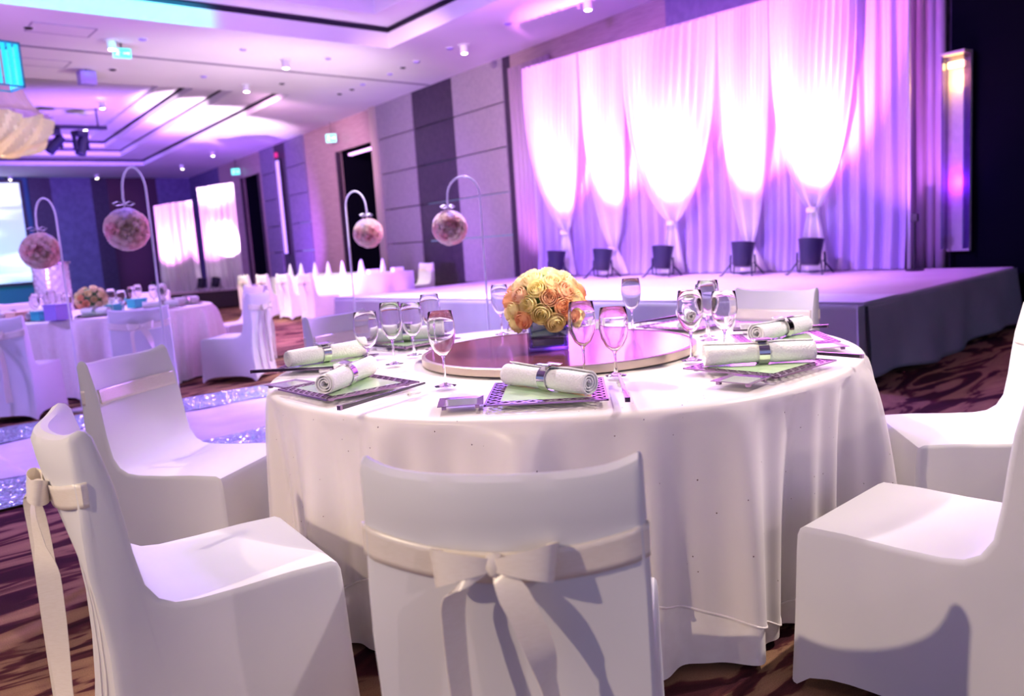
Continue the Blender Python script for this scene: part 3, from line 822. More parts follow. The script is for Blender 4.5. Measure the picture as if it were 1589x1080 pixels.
# one loose pointed leaf-like petal at the top
# ------------------------------------------------------------------ tableware prototypes
def charger_proto():
    t = thing('charger_plate', '', 'plate')
    s = .165; z = .010
    rim = MB()
    for a in range(4):
        R = Matrix.Rotation(a * PI / 2, 3, 'Z')
        def tr(v): return [tuple(R @ Vector(p)) for p in v]
        b = MB()
        b.box((0, s - .003, z), (2 * s, .006, .005)); b.box((0, s - .043, z), (2 * (s - .040), .005, .004))
        n = 8
        L = 2 * (s - .02)
        for k in range(n):
            x0 = -L / 2 + L * k / n; x1 = x0 + L / n
            for (p, q) in (((x0, s - .005), (x1, s - .041)), ((x0, s - .041), (x1, s - .005))):
                dx, dy = q[0] - p[0], q[1] - p[1]
                b.box(((p[0] + q[0]) / 2, (p[1] + q[1]) / 2, z), (math.hypot(dx, dy), .0068, .004), math.atan2(dy, dx))
        rim.add(tr(b.v), b.f)
    for sx in (-1, 1):
        for sy in (-1, 1): rim.box((sx * (s - .03), sy * (s - .03), .004), (.012, .012, .008))
    rim.build('lattice_rim', M['plum_metal'], t, smooth=False)
    MB().box((0, 0, z), (2 * (s - .042), 2 * (s - .042), .005)).build('centre_panel', M['reflection_green'], t, bevel=.001)
    return t
def napkin_proto():
    t = thing('rolled_napkin', '', 'napkin')
    L = .335; r = .034
    mb = MB()
    # spiral roll
    turns = 3.2; N = 90; w_ = []
    for i in range(N + 1):
        f = i / N; a = f * turns * 2 * PI; rad = .008 + (r - .008) * f
        w_.append((rad * math.cos(a), rad * math.sin(a)))
    def fn(u, v):
        k = int(round(u * N)); y, z = w_[k]; x = (v - .5) * L
        sq = 1 - .10 * math.exp(-((x - .01) / .03) ** 2)
        taper = 1 + .05 * math.cos(v * 9)
        return (x * (1 - .03 * (1 - u)) , y * sq * taper, z * sq * taper + r)
    mb.grid(fn, N, 24)
    mb.build('napkin_cloth', M['napkin'], t, solid=.0035, angle=70)
    ring = MB().lathe([(.0345, -.016), (.0362, -.016), (.0362, .016), (.0345, .016), (.0345, -.016)], 32)
    ring.v = [(z + .01, x, y + r) for x, y, z in ring.v]
    rg = ring.build('napkin_ring', M['chrome'], t)
    pl = MB()
    def pf(u, v):
        x = (u - .5) * .058; y = (v - .5) * .058
        return (x + .01, y, 2 * r + .0065 + .003 * math.sin(v * PI * 2))
    pl.grid(pf, 6, 8); pl.build('ring_plaque', M['chrome'], rg, solid=.0015)
    return t
def side_proto():
    t = thing('side_plate', '', 'plate')
    s = .062
    b = MB()
    for sx in (-1, 1):
        for sy in (-1, 1): b.box((sx * .045, sy * .045, .006), (.012, .012, .012))
    b.build('foot', M['plum_metal'], t, smooth=False)
    fr = MB()
    for a in range(4):
        R = Matrix.Rotation(a * PI / 2, 3, 'Z')
        v = [(-s, s, .017), (s, s, .017), (s - .018, s - .018, .013), (-s + .018, s - .018, .013),
             (-s, s, .020), (s, s, .020), (s - .018, s - .018, .016), (-s + .018, s - .018, .016)]
        fr.hexa([tuple(R @ Vector(p)) for p in v])
    fr.build('bevelled_rim', M['plum_metal'], t, smooth=False)
    MB().box((0, 0, .0145), (2 * (s - .018), 2 * (s - .018), .003)).build('mirror_panel', M['mirror'], t)
    for c in t.children:
        for v in c.data.vertices: v.co.z *= .6
    return t
def glass_proto(kind):
    t = thing('wine_glass', '', 'glass')
    if kind == 'tall':
        st = [(.001, .001), (.034, .001), (.035, .003), (.020, .006), (.007, .012), (.0042, .03), (.0038, .07), (.0045, .090), (.009, .0975), (.001, .0975)]
        bo = [(.001, .098), (.012, .0985), (.026, .112), (.038, .138), (.0435, .168), (.042, .200), (.0375, .236), (.0365, .2365), (.0405, .200), (.0418, .168), (.0362, .140), (.0242, .115), (.011, .1025), (.001, .102)]
    else:
        st = [(.001, .001), (.032, .001), (.033, .003), (.018, .006), (.007, .012), (.0042, .03), (.0038, .058), (.0045, .072), (.009, .0795), (.001, .0795)]
        bo = [(.001, .080), (.012, .0805), (.027, .094), (.040, .120), (.0460, .150), (.0445, .182), (.0400, .214), (.0390, .2145), (.0430, .182), (.0443, .150), (.0382, .122), (.0252, .097), (.011, .0845), (.001, .084)]
    # stem and foot, then bowl
    MB().lathe(st, 28).build('stem', M['glass'], t, angle=50)
    MB().lathe(bo, 36).build('bowl', M['glass'], t, angle=60)
    return t
def stick_proto():
    t = thing('chopstick', '', 'chopstick')
    b = MB(); L = .37
    b.hexa([(-L / 2, -.0065, 0), (-L / 2, .0065, 0), (-L / 2, .0065, .012), (-L / 2, -.0065, .012),
            (L / 2, -.003, .004), (L / 2, .003, .004), (L / 2, .003, .010), (L / 2, -.003, .010)])
    b.v = [(p[0], p[1], p[2] + .012) for p in b.v]
    b.build('shaft', M['lacquer'], t, bevel=.0008)
    MB().box((-L / 2 + .004, 0, .018), (.008, .0136, .0126)).build('end_cap', M['plum_metal'], t)
    return t
def rest_proto():
    t = thing('chopstick_rest', '', 'chopstick rest')
    def fn(u, v):
        a = 2 * PI * u; x = (v - .5) * .05
        w = .008 + .005 * abs(2 * v - 1) ** 1.5; h = .0045 + .004 * abs(2 * v - 1)
        if v in (0, 1): w = .002; h = .002
        return (w * math.cos(a), x, .0085 + h * math.sin(a))
    MB().grid(fn, 16, 12, closed=True).build('body', M['ceramic'], t)
    c = MB().lathe([(.0115, .0), (.0135, .001), (.017, .018), (.0175, .034), (.0165, .034), (.0155, .018), (.011, .003), (.001, .003)], 20, (.0, .045, 0))
    return t
def cup_proto():
    t = thing('sauce_cup', '', 'cup')
    MB().lathe([(.001, .001), (.014, .001), (.016, .006), (.024, .030), (.0255, .040), (.0235, .040), (.022, .030), (.014, .010), (.001, .008)], 24).build('body', M['ceramic'], t)
    return t
TALL, GOB = glass_proto('tall'), glass_proto('goblet')
CH, NP, SP, CS, RS, CU = charger_proto(), napkin_proto(), side_proto(), stick_proto(), rest_proto(), cup_proto()
PROTOS = [TALL, GOB, CH, NP, SP, CS, RS, CU]
zt = TZ + .011     # on the overlay

def setting(cx, cy, az, where, side=True, stick=True, rollang=-.78, sa=0., full=True, z=zt, grp='of the near table', off=(.21, -.02), cup=True):
    """one place setting; az: direction from the table centre to the seat"""
    inn = Vector((-math.cos(az), -math.sin(az), 0)); rt = Vector((inn.y, -inn.x, 0))
    rz = math.atan2(rt.y, rt.x); c = Vector((cx, cy, z))
    dup(CH, c, rz, 'square lattice-rimmed plate ' + where, 'charger plates ' + grp)
    dup(NP, c + Vector((0, 0, .0135)), rz + rollang, 'rolled white napkin in its ring ' + where, 'rolled napkins ' + grp)
    if side: dup(SP, c - rt * .235 - inn * .09, rz + .1, 'small square mirror side plate ' + where, 'side plates ' + grp)
    if stick:
        p = c + rt * off[0] + inn * (off[1] - .02)
        dup(RS, p + inn * .10 , rz + sa, 'white ceramic chopstick rest ' + where, 'chopstick rests ' + grp)
        dup(CS, p + Vector((0, 0, .002)), math.atan2(inn.y, inn.x) + sa, 'dark lacquered chopstick ' + where, 'chopsticks ' + grp)
R_ = math.radians
setting(1.612, 1.565, R_(-138), 'at the front seat of the near table')
setting(1.375, 2.225, R_(177), 'at the left front seat, before the side-on chair', sa=.28, rollang=-.95, off=(.30, -.03))
setting(1.640, 2.790, R_(131), 'at the left seat, under the left glasses', side=False, sa=.0)
setting(2.235, 1.255, R_(-93), 'at the right front seat of the near table', stick=True)
setting(2.790, 1.470, R_(-50), 'at the right seat, behind the right front napkin', side=True)
setting(2.190, 2.985, R_(93), 'at the back left seat, behind the glasses', side=True)
setting(3.080, 2.080, R_(-4), 'at the back right seat, before the chair')
setting(2.86, 2.72, R_(44), 'at the far seat behind the rose bouquet')

GL = [(1.555, 1.952, 'T', 'tall wine glass standing alone left of the front napkin'),
      (1.645, 2.505, 'G', 'leftmost wine glass on the near table, above the open roll'),
      (1.765, 2.515, 'T', 'second wine glass from the left, between the two left ones'),
      (1.955, 2.640, 'G', 'small wine glass third from left, in front of the green back plate'),
      (2.100, 2.700, 'T', 'tall wine glass rising behind the lone left front glass'),
      (1.878, 1.656, 'T', 'tall wine glass right of the roses, left one of the pair'),
      (1.930, 1.573, 'G', 'rounded wine glass right of the roses, right one of the pair'),
      (2.267, 1.520, 'T', 'tall wine glass at the left of the right front cluster'),
      (2.475, 1.520, 'G', 'rounded wine glass at the right of the right front cluster'),
      (2.705, 1.730, 'T', 'wine glass behind the two of the right front cluster'),
      (2.800, 1.800, 'G', 'wine glass furthest back in the right hand cluster'),
      (2.870, 2.230, 'T', 'wine glass behind the right pair, half lost against the stage skirt'),
      (2.580, 2.780, 'T', 'wine glass seen just left of the roses behind the turntable')]
for x, y, k, lb in GL:
    dup(TALL if k == 'T' else GOB, (x, y, zt), rnd.uniform(0, 6), lb, 'wine glasses on the near table')
for x, y, lb in ((3.02, 1.83, 'small white cup near the back right plate of the near table'), (2.84, 2.42, 'small white cup beside the turntable behind the right pair of glasses'),
                 (2.93, 1.70, 'small white cup right behind the right napkin roll'), (1.52, 2.50, 'small white cup behind the open-ended napkin roll')):
    dup(CU, (x, y, zt), 0, lb, 'white cups on the near table')

# ------------------------------------------------------------------ second round table (left, background)
T2X, T2Y = 2.72, 8.98
t2 = thing('round_table', 'round banquet table in the left background beyond the white runner', 'table', (T2X, T2Y, 0))
MB().lathe([(.001, .70), (1.0, .70), (1.02, .715), (1.02, .735), (.001, .74)], 48).build('tabletop', M['table_wood'], t2)
MB().lathe([(.35, 0.01), (.35, .03), (.05, .05), (.05, .7), (.001, .7)], 20).build('pedestal', M['chrome'], t2)
c2 = MB().grid(draped_cloth(1.06, .746, 11, deep=.15, n=20), 420, 30, closed=True).build('tablecloth', M['satin'])
c2.location = (T2X, T2Y, 0); tag(c2, 'ivory pleated cloth on the background table at the left', 'tablecloth')
bq = bouquet((2.46, 8.44, .755), 'round bunch of yellow-cream roses on the background table', 26, .145, 0, vase=True, yellow=True)
G2 = 'on the left background table'
seats2 = [(-1.95 + .785 * k, w) for k, w in enumerate(('at its front seat', 'at its near right seat', 'at its right seat', 'at its back right seat', 'at its back seat', 'at its back left seat', 'at its far left seat', 'at its near left seat'))]
for a, wh in seats2:
    c = Vector((T2X + .80 * math.cos(a), T2Y + .80 * math.sin(a), .752))
    setting(c.x, c.y, a, G2 + ', ' + wh, side=False, stick=False, z=.752, grp=G2)
    inn = Vector((-math.cos(a), -math.sin(a), 0)); rt = Vector((inn.y, -inn.x, 0))
    for k, (g, d) in enumerate(((TALL, .13), (GOB, .22))):
        p = c + inn * .22 + rt * d
        dup(g, (p.x, p.y, .752), 0, ('tall' if k == 0 else 'rounded') + ' wine glass ' + G2 + ', ' + wh, 'wine glasses ' + G2)
for (x, y, m_, s, lb) in ((2.02, 8.42, 'teal', (.16, .12, .07), 'small teal gift box on the left background table, by the violet box'),
                          (2.72, 8.62, 'teal', (.14, .10, .06), 'small teal gift box right of the yellow roses'),
                          (3.05, 8.95, 'teal', (.16, .12, .08), 'teal gift box on the right half of the left background table'),
                          (2.08, 8.15, 'violet_plastic', (.16, .16, .13), 'violet gift box standing near the front of the left background table'),
                          (1.95, 8.95, 'tan_card', (.2, .14, .06), 'peach card box at the left of the left background table')):
    o = thing('gift_box', lb, 'box', (x, y, .753), .4, 'gift boxes on the left background table')
    MB().box((0, 0, s[2] / 2), s).build('box_body', M[m_], o, bevel=.004)
    MB().box((0, 0, s[2] + .008), (s[0] + .008, s[1] + .008, .018)).build('lid', M[m_], o, bevel=.003)
G3 = 'covered chairs round the left background table'
put_chair(1.62, 7.72, (.62, .78), 'covered chair cut by the left edge, back to the viewer, at the background table', G3)
put_chair(2.41, 7.07, (.32, .95), 'covered chair with a sash bow, seen from behind at the background table', G3)
put_chair(3.52, 7.72, (-.62, .78), 'covered chair turned sideways at the right of the background table', G3)
put_chair(4.25, 9.2, (-1, -.1), 'covered chair beyond the right side of the background table', G3)
put_chair(3.6, 10.3, (-.6, -.8), 'covered chair at the far right of the background table', G3)
put_chair(2.4, 10.5, (.1, -1), 'covered chair behind the background table', G3)

# crystal pedestal behind it
t = thing('crystal_column', 'tall white crystal column standing behind the background table', 'column', (3.02, 11.9, 0))
def cf(u, v):
    a = 2 * PI * u; r = .20 + .015 * ((int(u * 24) + int(v * 20)) % 2)
    return (r * math.cos(a), r * math.sin(a), .06 + v * 1.22)
MB().grid(cf, 48, 40, closed=True).build('crystal_strands', mat('crystal', (.8, .78, .85), .15, .1, .8, coat=.5), t, angle=10)
MB().lathe([(.001, 0), (.24, 0), (.24, .05), (.22, .06), (.001, .06)], 24).build('base', M['chrome'], t)
MB().lathe([(.001, 1.28), (.24, 1.28), (.24, 1.31), (.001, 1.31)], 24).build('top_plate', M['chrome'], t)

# ------------------------------------------------------------------ flower ball stands
def flower_stand(base, h, reach, az, r, label, bl, seed):
    bx, by = base
    t = thing('hook_stand', label, 'stand', (bx, by, 0), az, 'white shepherd hooks along the runner')
    MB().lathe([(.001, 0), (.11, 0), (.11, .012), (.03, .02), (.001, .02)], 20).build('base', M['white_paint'], t)
    ah = .17; zs = h - ah
    path = [(0, 0, .015), (0, 0, zs * .5), (0, 0, zs)]
    for i in range(1, 17):
        a = PI * i / 16; path.append((reach / 2 - reach / 2 * math.cos(a), 0, zs + ah * math.sin(a)))
    path += [(reach * 1.02, 0, zs - .04), (reach * .98, 0, zs - .08)]
    MB().tube(path, .0085, 8).build('hook', M['white_paint'], t)
    wx_, wy_ = bx + reach * math.cos(az), by + reach * math.sin(az)
    zc = zs - .11 - r
    b = thing('flower_ball', bl, 'flowers', (wx_, wy_, zc), 0, 'hanging flower balls')
    MB().lathe([(.001, r * .85), (r * .6, r * .6), (r * .85, 0), (r * .6, -r * .6), (.001, -r * .85)], 16).build('foam_core', BLOOM[1], b)
    n = 62; rr = random.Random(seed)
    for i in range(n):
        z = 1 - 2 * (i + .5) / n; a = i * 2.399963; s = math.sqrt(1 - z * z)
        d = Vector((s * math.cos(a), s * math.sin(a), z))
        k = rr.random(); side = d.x * .7 - d.y * .3 - .3 * d.z
        me = BLO[0 if side > .45 and k < .7 else (1 if k < .6 else (3 if z > .5 else rr.choice((0, 1, 2, 4))))]
        add_bloom(b, me, d * (r * .84), d, rr.uniform(.85, 1.1) * r / .16, 'blossom')
    bw = MB()
    for s in (-1, 1):
        bw.ribbon([(s * .0, 0, r + .03), (s * .04, 0, r + .05), (s * .075, .01, r + .035), (s * .05, .015, r + .02), (0, 0, r + .028)], (0, 1, .2), .03)
    bw.tube([(0, 0, r * .8), (0, 0, r + .085)], .006, 6)
    bw.build('hanging_bow', M['white_paint'], b)
RZ = -PI / 4
flower_stand((2.0, 7.5), 1.80, .17, math.radians(135), .15, 'white hook stand at the left, beyond the runner', 'pink flower ball hanging at the far left of the hall', 1)
flower_stand((2.19, 5.96), 1.885, .17, math.radians(135), .148, 'white hook stand rising behind the left covered chair', 'cream and pink flower ball, largest one, left of centre', 2)
flower_stand((4.72, 5.25), 1.77, .28, math.radians(135), .148, 'thin white hook stand in front of the stage, right of centre', 'peach flower ball hanging before the dark wall panel', 3)
flower_stand((4.60, 7.18), 1.80, .21, math.radians(-45), .148, 'white hook stand in front of the dark doorway', 'pink flower ball hanging before the dark doorway', 4)

# ------------------------------------------------------------------ runner with glitter edges
def strip(y0, y1, x0, x1, z, name, material, label, cat, nz=.006, seed=0, sl=-.10):
    r = random.Random(seed); p = [r.uniform(0, 6) for _ in range(4)]
    def fn(u, v):
        x = x0 + (x1 - x0) * u; e = .03 * math.sin(x * 3.3 + p[0]) + .02 * math.sin(x * 7.9 + p[1])
        y = y0 + (y1 - y0) * v + sl * x + e
        return (x, y, z + nz * (1 + math.sin(x * 9 + p[2] + v * 6)) * math.sin(PI * v))
    o = MB().grid(fn, 240, 16).build(name, material); tag(o, label, cat); return o
strip(4.95, 7.30, -3.5, 5.45, .006, 'aisle_runner', M['runner'], 'wide white aisle runner leading to the stage between the tables', 'runner', .004)
strip(4.78, 5.48, -3.5, 5.45, .016, 'glitter_band', M['glitter'], 'silver sequin band along the near edge of the white runner', 'runner', .012, 2)
strip(6.72, 7.38, -3.5, 5.45, .016, 'glitter_band', M['glitter'], 'silver sequin band along the far edge of the white runner', 'runner', .012, 3)
# bunched white fabric on the runner
def mf(u, v):
    x = -.9 + 2.0 * u; y = 5.45 + .75 * v - .1 * x + .1 * math.sin(3 * u)
    k = math.sin(PI * v) ** .6 * math.sin(PI * min(1, u * 1.0)) ** .3
    return (x, y, .022 + .07 * k * (1 + .25 * math.sin(v * 20 + 5 * u)))
o = MB().grid(mf, 60, 40).build('folded_fabric', M['napkin']); tag(o, 'white folded fabric lying on the runner at the left edge', 'fabric')

# ------------------------------------------------------------------ long table by the wall
lt = thing('long_table', 'long rectangular banquet table by the wall, far behind the near table', 'table', (8.85, 14.4, 0), math.radians(-3))
MB().box((0, 0, .72), (1.3, 3.6, .04)).build('tabletop', M['table_wood'], lt)
for sx in (-1, 1):
    for sy in (-1, 1): MB().box((sx * .6, sy * 1.7, .35), (.04, .04, .7)).build('leg', M['chrome'], lt)
def lc(u, v):
    a = u * 4; k = int(a) % 4; f = a - int(a); hx, hy = .67, 1.83
    cs = [(-hx, -hy), (hx, -hy), (hx, hy), (-hx, hy)]; p = Vector(cs[k]).lerp(Vector(cs[(k + 1) % 4]), f)
    s = u * 11; w = .03 * math.sin(s * 6) * v
    n = Vector((0, -1)) if k == 0 else Vector((1, 0)) if k == 1 else Vector((0, 1)) if k == 2 else Vector((-1, 0))
    p = p + n * (w + .02 * v)
    return (p.x, p.y, .748 - v * .73)
lcl = MB().grid(lc, 240, 10, closed=True).add([(-.67, -1.83, .748), (.67, -1.83, .748), (.67, 1.83, .748), (-.67, 1.83, .748)], [(0, 1, 2, 3)]).build('tablecloth', M['spandex'])
lcl.location = (8.85, 14.4, 0); lcl.rotation_euler = (0, 0, math.radians(-3)); tag(lcl, 'floor-length white cloth on the long far table', 'tablecloth')
G4 = 'covered chairs along the long far table'
for y, lb in ((12.95, 'nearest covered chair along the long far table'), (13.85, 'second covered chair from the near end of the long far table'),
              (14.75, 'third covered chair from the near end of the long far table'), (15.65, 'furthest covered chair along the long far table')):
    put_chair(7.62 + (y - 13) * .05, y, (1, -.03), lb, G4)
put_chair(9.85, 13.05, (-1, .05), 'lone covered chair at the right side of the long far table', G4)
cone = MB()
def nf(u, v):
    a = 2 * PI * u; r = .055 * (1 - v) ** .7 * (1 + .12 * math.cos(5 * a)) + .004
    return (r * math.cos(a), r * math.sin(a), .27 * v)
cone.grid(nf, 30, 12, closed=True)
co = cone.build('folded_napkin', M['napkin'])
spots_ = [(8.45, 12.85), (8.40, 13.4), (8.42, 13.95), (8.45, 14.5), (8.45, 15.05), (8.5, 15.6), (9.05, 13.0), (9.10, 13.8), (9.15, 14.6)]
wh_ = ['nearest the viewer on its left side', 'second on its left side', 'third on its left side', 'fourth on its left side', 'fifth on its left side', 'last on its left side',
       'nearest on its wall side', 'middle one on its wall side', 'farthest on its wall side']
for i, ((x, y), w_) in enumerate(zip(spots_, wh_)):
    o = co if i == 0 else co.copy()
    if i: COL.objects.link(o)
    o.location = (x, y, .752); tag(o, 'cone-folded white napkin on the long far table, ' + w_, 'napkin', 'folded napkins on the long far table')
for i, (x, y, lb) in enumerate(((8.62, 12.72, 'left'), (9.2, 12.75, 'right'))):
    o = thing('place_card', 'white card box at the near end of the long far table, %s one' % lb, 'card', (x, y, .752), 0, 'card boxes on the long far table')
    MB().box((0, 0, .04), (.22, .12, .08)).build('card_body', M['napkin'], o, bevel=.004)

# ------------------------------------------------------------------ small far stage with two draped screens
t = thing('small_stage', 'low dark side stage with a violet-lit top in the far corner', 'stage', (8.9, 20.6, 0), math.radians(-20))
MB().box((0, 0, .23), (3.6, 2.4, .40)).build('side_skirt', M['base_dark'], t)
MB().box((0, 0, .445), (3.66, 2.46, .03)).build('deck', M['stage_top'], t, bevel=.008)
def light_panel(x0, y0, x1, y1, z0, z1, label, seed):
    c = Vector(((x0 + x1) / 2, (y0 + y1) / 2, z0)); d = Vector((x1 - x0, y1 - y0, 0)); L = d.length; rz = math.atan2(d.y, d.x)
    t = thing('draped_screen', label, 'screen', c, rz, 'draped screens on the small stage')
    Hh = z1 - z0; r = random.Random(seed); p = r.uniform(0, 6)
    def fn(u, v):
        x = (u - .5) * L; w = .025 * math.sin(u * 40 + p + math.sin(v * 3)) + .05 * math.sin(u * 9 + v * 2 + p)
        return (x * (1 + .08 * v), w, Hh * (1 - v) + .08 * (u) * (1 - v))
    MB().grid(fn, 80, 12).build('cloth', M['swag'], t)
    MB().box((0, .12, Hh / 2), (L * .96, .06, Hh * .96)).build('frame', M['black'], t)
    return c, rz
light_panel(7.67, 20.79 - .2, 8.39, 20.12 - .2, .47, 2.62, 'left one of the two draped glowing screens in the far corner', 1)
light_panel(8.58, 19.99 + .0, 9.24, 19.42 + .0, .47, 3.0, 'right and taller of the two draped glowing screens in the far corner', 2)
for i, (x, y, tx, ty, lb) in enumerate(((7.35, 20.2, 7.95, 20.3, 'glowing par can at the left foot of the left draped screen'),
                                (8.25, 19.6, 8.7, 19.85, 'glowing par can between the two draped screens'),
                                (8.50, 19.35, 8.9, 19.6, 'dark par can in front of the right draped screen'))):
    par_can('par_can', lb, (x, y, .46), math.atan2(ty - y, tx - x) - PI / 2, -.4)
    spot('side_beam_%d' % i, (x - .25, y - .35, .75), (tx, ty, 1.9), (900, 420, 120)[i], (1, .30, 1), 60, 1.0, .05)

# projection screen
t = thing('projection_screen', 'large projection screen on the far wall, cut by the left edge', 'screen', (5.4, 32.25, .80))
MB().box((0, 0, 1.78), (4.35, .04, 3.42)).build('screen_face', M['screen'], t)
MB().box((0, .03, 1.78), (4.6, .04, 3.66)).build('black_border', M['black'], t)
spot('teal_wash', (4.5, 28.5, .6), (7.2, 32.4, 1.0), 420, (0, .8, .9), 80, .8, .1)

# ------------------------------------------------------------------ ceiling fittings
def downlight(x, y, label, z=H, r=.05, head=True):
    t = thing('ceiling_spotlight', label, 'ceiling lamp', (x, y, z), rnd.uniform(-.5, .5), 'ceiling spotlights')
    MB().lathe([(.10, -.002), (.105, -.012), (.085, -.016), (.080, -.004)], 24).build('trim_ring', M['white_paint'], t)
    MB().lathe([(.055, -.005), (.06, -.03), (.065, -.13), (.055, -.14)], 20).build('lamp_head', M['white_paint'], t)
    MB().lathe([(.001, -.150), (.03, -.147), (.048, -.135), (.05, -.12)], 16).build('bulb', M['bulb'], t)
DL = [(7.29, 12.82, 'lit ceiling spotlight between the two coffers, near the ceiling centre'), (9.37, 10.56, 'lit ceiling spotlight nearest the stage wall corner'),
      (7.6, 14.94, 'lit ceiling spotlight just past the ceiling joint'), (9.25, 7.72, 'lit ceiling spotlight above the drapery at the top edge'),
      (11.11, 24.45, 'lit ceiling spotlight right of the far coffer, nearer one'), (11.6, 28.04, 'lit ceiling spotlight right of the far coffer, farther one'),
      (9.86, 31.35, 'lit ceiling spotlight by the far wall above the panels'), (7.27, 31.96, 'lit ceiling spotlight by the far wall over the projection screen')]
for x, y, lb in DL: downlight(x, y, lb)
for x, y, z, lb in ((6.9, 20.9, 4.95, 'lit spotlight hanging in the middle of the far coffer'), (7.1, 23.0, 4.75, 'lit spotlight near the dark moving heads of the far coffer')):
    downlight(x, y, lb, z + .14)
# unlit small fittings
def small_fit(x, y, lb, cat, name, r=.06, h=.03, m_='violet_plastic', z=H):
    t = thing(name, lb, cat, (x, y, z), 0, 'small round fittings in the ceiling')
    MB().lathe([(.001, -h), (r * .6, -h), (r, -h * .4), (r, -.001), (.001, -.001)], 18).build('body', M[m_], t)
    MB().lathe([(r, -.001), (r * 1.25, -.003), (r * 1.25, -.008), (r, -.01)], 18).build('trim_ring', M['white_paint'], t)
def cp(px, py):   # ceiling point seen at a pixel of the photograph, worked out once for fittings
    d = _f + _r * ((px - 794.5) / 1250) + _u * ((540 - py) / 1250)
    k = (H - 1.2) / d.z; return d.x * k, d.y * k
names_ = [((509, 90), 'small violet recessed fitting right of the centre spotlight'), ((605, 114), 'small violet recessed fitting near the end of the ceiling joint'),
          ((625, 104), 'small dark recessed fitting near the end of the ceiling joint'), ((646, 95), 'small violet recessed fitting left of the stage wall spotlight'),
          ((698, 74), 'small violet recessed fitting beside the stage wall spotlight'), ((788, 36), 'small violet recessed fitting nearest the drapery'),
          ((437, 129), 'small dark recessed fitting behind the ceiling joint'), ((563, 130), 'small violet recessed fitting behind the joint, right'),
          ((546, 138), 'small dark recessed fitting behind the joint, middle right'), ((527, 145), 'small dark recessed fitting behind the joint, leftmost of three'),
          ((221, 60), 'small violet recessed fitting right of the hanging exit sign'), ((377, 76), 'small violet recessed fitting above the joint, left half'),
          ((175, 107), 'small dark recessed fitting near the far coffer edge'), ((44, 42), 'small dark recessed fitting at the upper left of the ceiling'),
          ((316, 118), 'small pale recessed fitting before the far coffer')]
for (p, lb) in names_:
    x, y = cp(*p); small_fit(x, y, lb, 'ceiling fitting', 'recessed_fitting', m_='black' if 'dark' in lb else 'violet_plastic')
for (p, q, lb) in (((95, 46), (.8, .5), 'square access hatch outlined in the ceiling, nearer one'), ((62, 97), (.8, .5), 'square access hatch outlined in the ceiling past the joint')):
    x, y = cp(*p); t = thing('ceiling_hatch', lb, 'hatch', (x, y, H), -.05, 'ceiling hatches')
    b = MB()
    for s in (-1, 1): b.box((0, s * q[1] / 2, -.004), (q[0], .02, .008)); b.box((s * q[0] / 2, 0, -.004), (.02, q[1], .008))
    b.build('frame', mat('hatch_gap', (.35, .3, .4), .8), t, smooth=False)
    MB().box((0, 0, -.003), (q[0] - .03, q[1] - .03, .005)).build('panel', M['ceiling_white'], t)
t = thing('loudspeaker', 'small square loudspeaker hanging under the ceiling near the far coffer', 'loudspeaker', (*cp(133, 108), H), 0)
MB().box((0, 0, -.14), (.26, .2, .22)).build('cabinet', M['violet_plastic'], t, bevel=.01)
MB().tube([(0, 0, 0), (0, 0, -.05)], .015, 8).build('bracket', M['black'], t)
# exit signs
def exit_sign(loc, rz, w, h, lb, hang, mface='exit_green'):
    t = thing('exit_sign', lb, 'sign', loc, rz, 'lit exit signs')
    MB().box((0, 0, 0), (w + .02, .05, h + .02)).build('case', M['white_paint'], t, bevel=.004)
    MB().box((0, -.028, 0), (w, .006, h)).build('face', M[mface], t)
    # running figure and arrow
    g = MB()
    g.lathe([(.001, -.018 * 1), (.018, 0), (.001, .018)], 10, (-w * .22, -.034, h * .32))
    g.tube([(-w * .22, -.034, h * .2), (-w * .26, -.034, -h * .05), (-w * .18, -.034, -h * .3)], h * .06, 6)
    g.tube([(-w * .26, -.034, -h * .05), (-w * .36, -.034, -h * .28)], h * .05, 6)
    g.tube([(-w * .34, -.034, h * .08), (-w * .22, -.034, h * .14), (-w * .12, -.034, h * .02)], h * .045, 6)
    g.box((w * .2, -.034, 0), (w * .28, .004, h * .14)); g.add([(w * .34, -.034, h * .22), (w * .34, -.034, -h * .22), (w * .46, -.034, 0)], [(0, 1, 2)])
    g.build('pictogram', M['exit_white'], t)
    if hang: MB().tube([(0, 0, h / 2), (0, 0, h / 2 + hang)], .01, 6).build('hanger', M['black'], t)
wall_rz = math.atan2(WD.y, WD.x) + PI / 1 + 0
def wall_pt(y, z, off): p = Vector((wx(y), y, z)) + WN * off; return p
exit_sign(wall_pt(18.25, 4.08, .18), math.radians(-46), .26, .2, 'green exit sign above the nearer dark doorway', .3)
exit_sign(wall_pt(26.1, 4.08, .15), math.radians(-46), .28, .2, 'green exit sign above the farther doorway', .3)
exit_sign((*cp(187, 67)[:2], H - .15), math.radians(-12), .24, .13, 'cyan exit sign hanging from the ceiling at the upper left', .12, 'exit_cyan')
x_, y_ = cp(172, 62); downlight(x_, y_, 'lit spotlight beside the hanging cyan exit sign')
# tube light with red indicator in the dark groove of the wall
t = thing('wall_tube_light', 'tall violet tube light set in the dark groove between two wall panels', 'wall lamp', wall_pt(22.4, 1.25, .10), math.atan2(WD.y, WD.x) - PI / 2)
MB().box((0, 0, 1.38), (.06, .16, 2.76)).build('diffuser', M['tube_light'], t, bevel=.01)
MB().box((.05, 0, 1.38), (.05, .22, 2.84)).build('housing', M['black'], t)
MB().box((-.01, 0, 2.92), (.06, .14, .14)).build('indicator', M['red_lamp'], t)
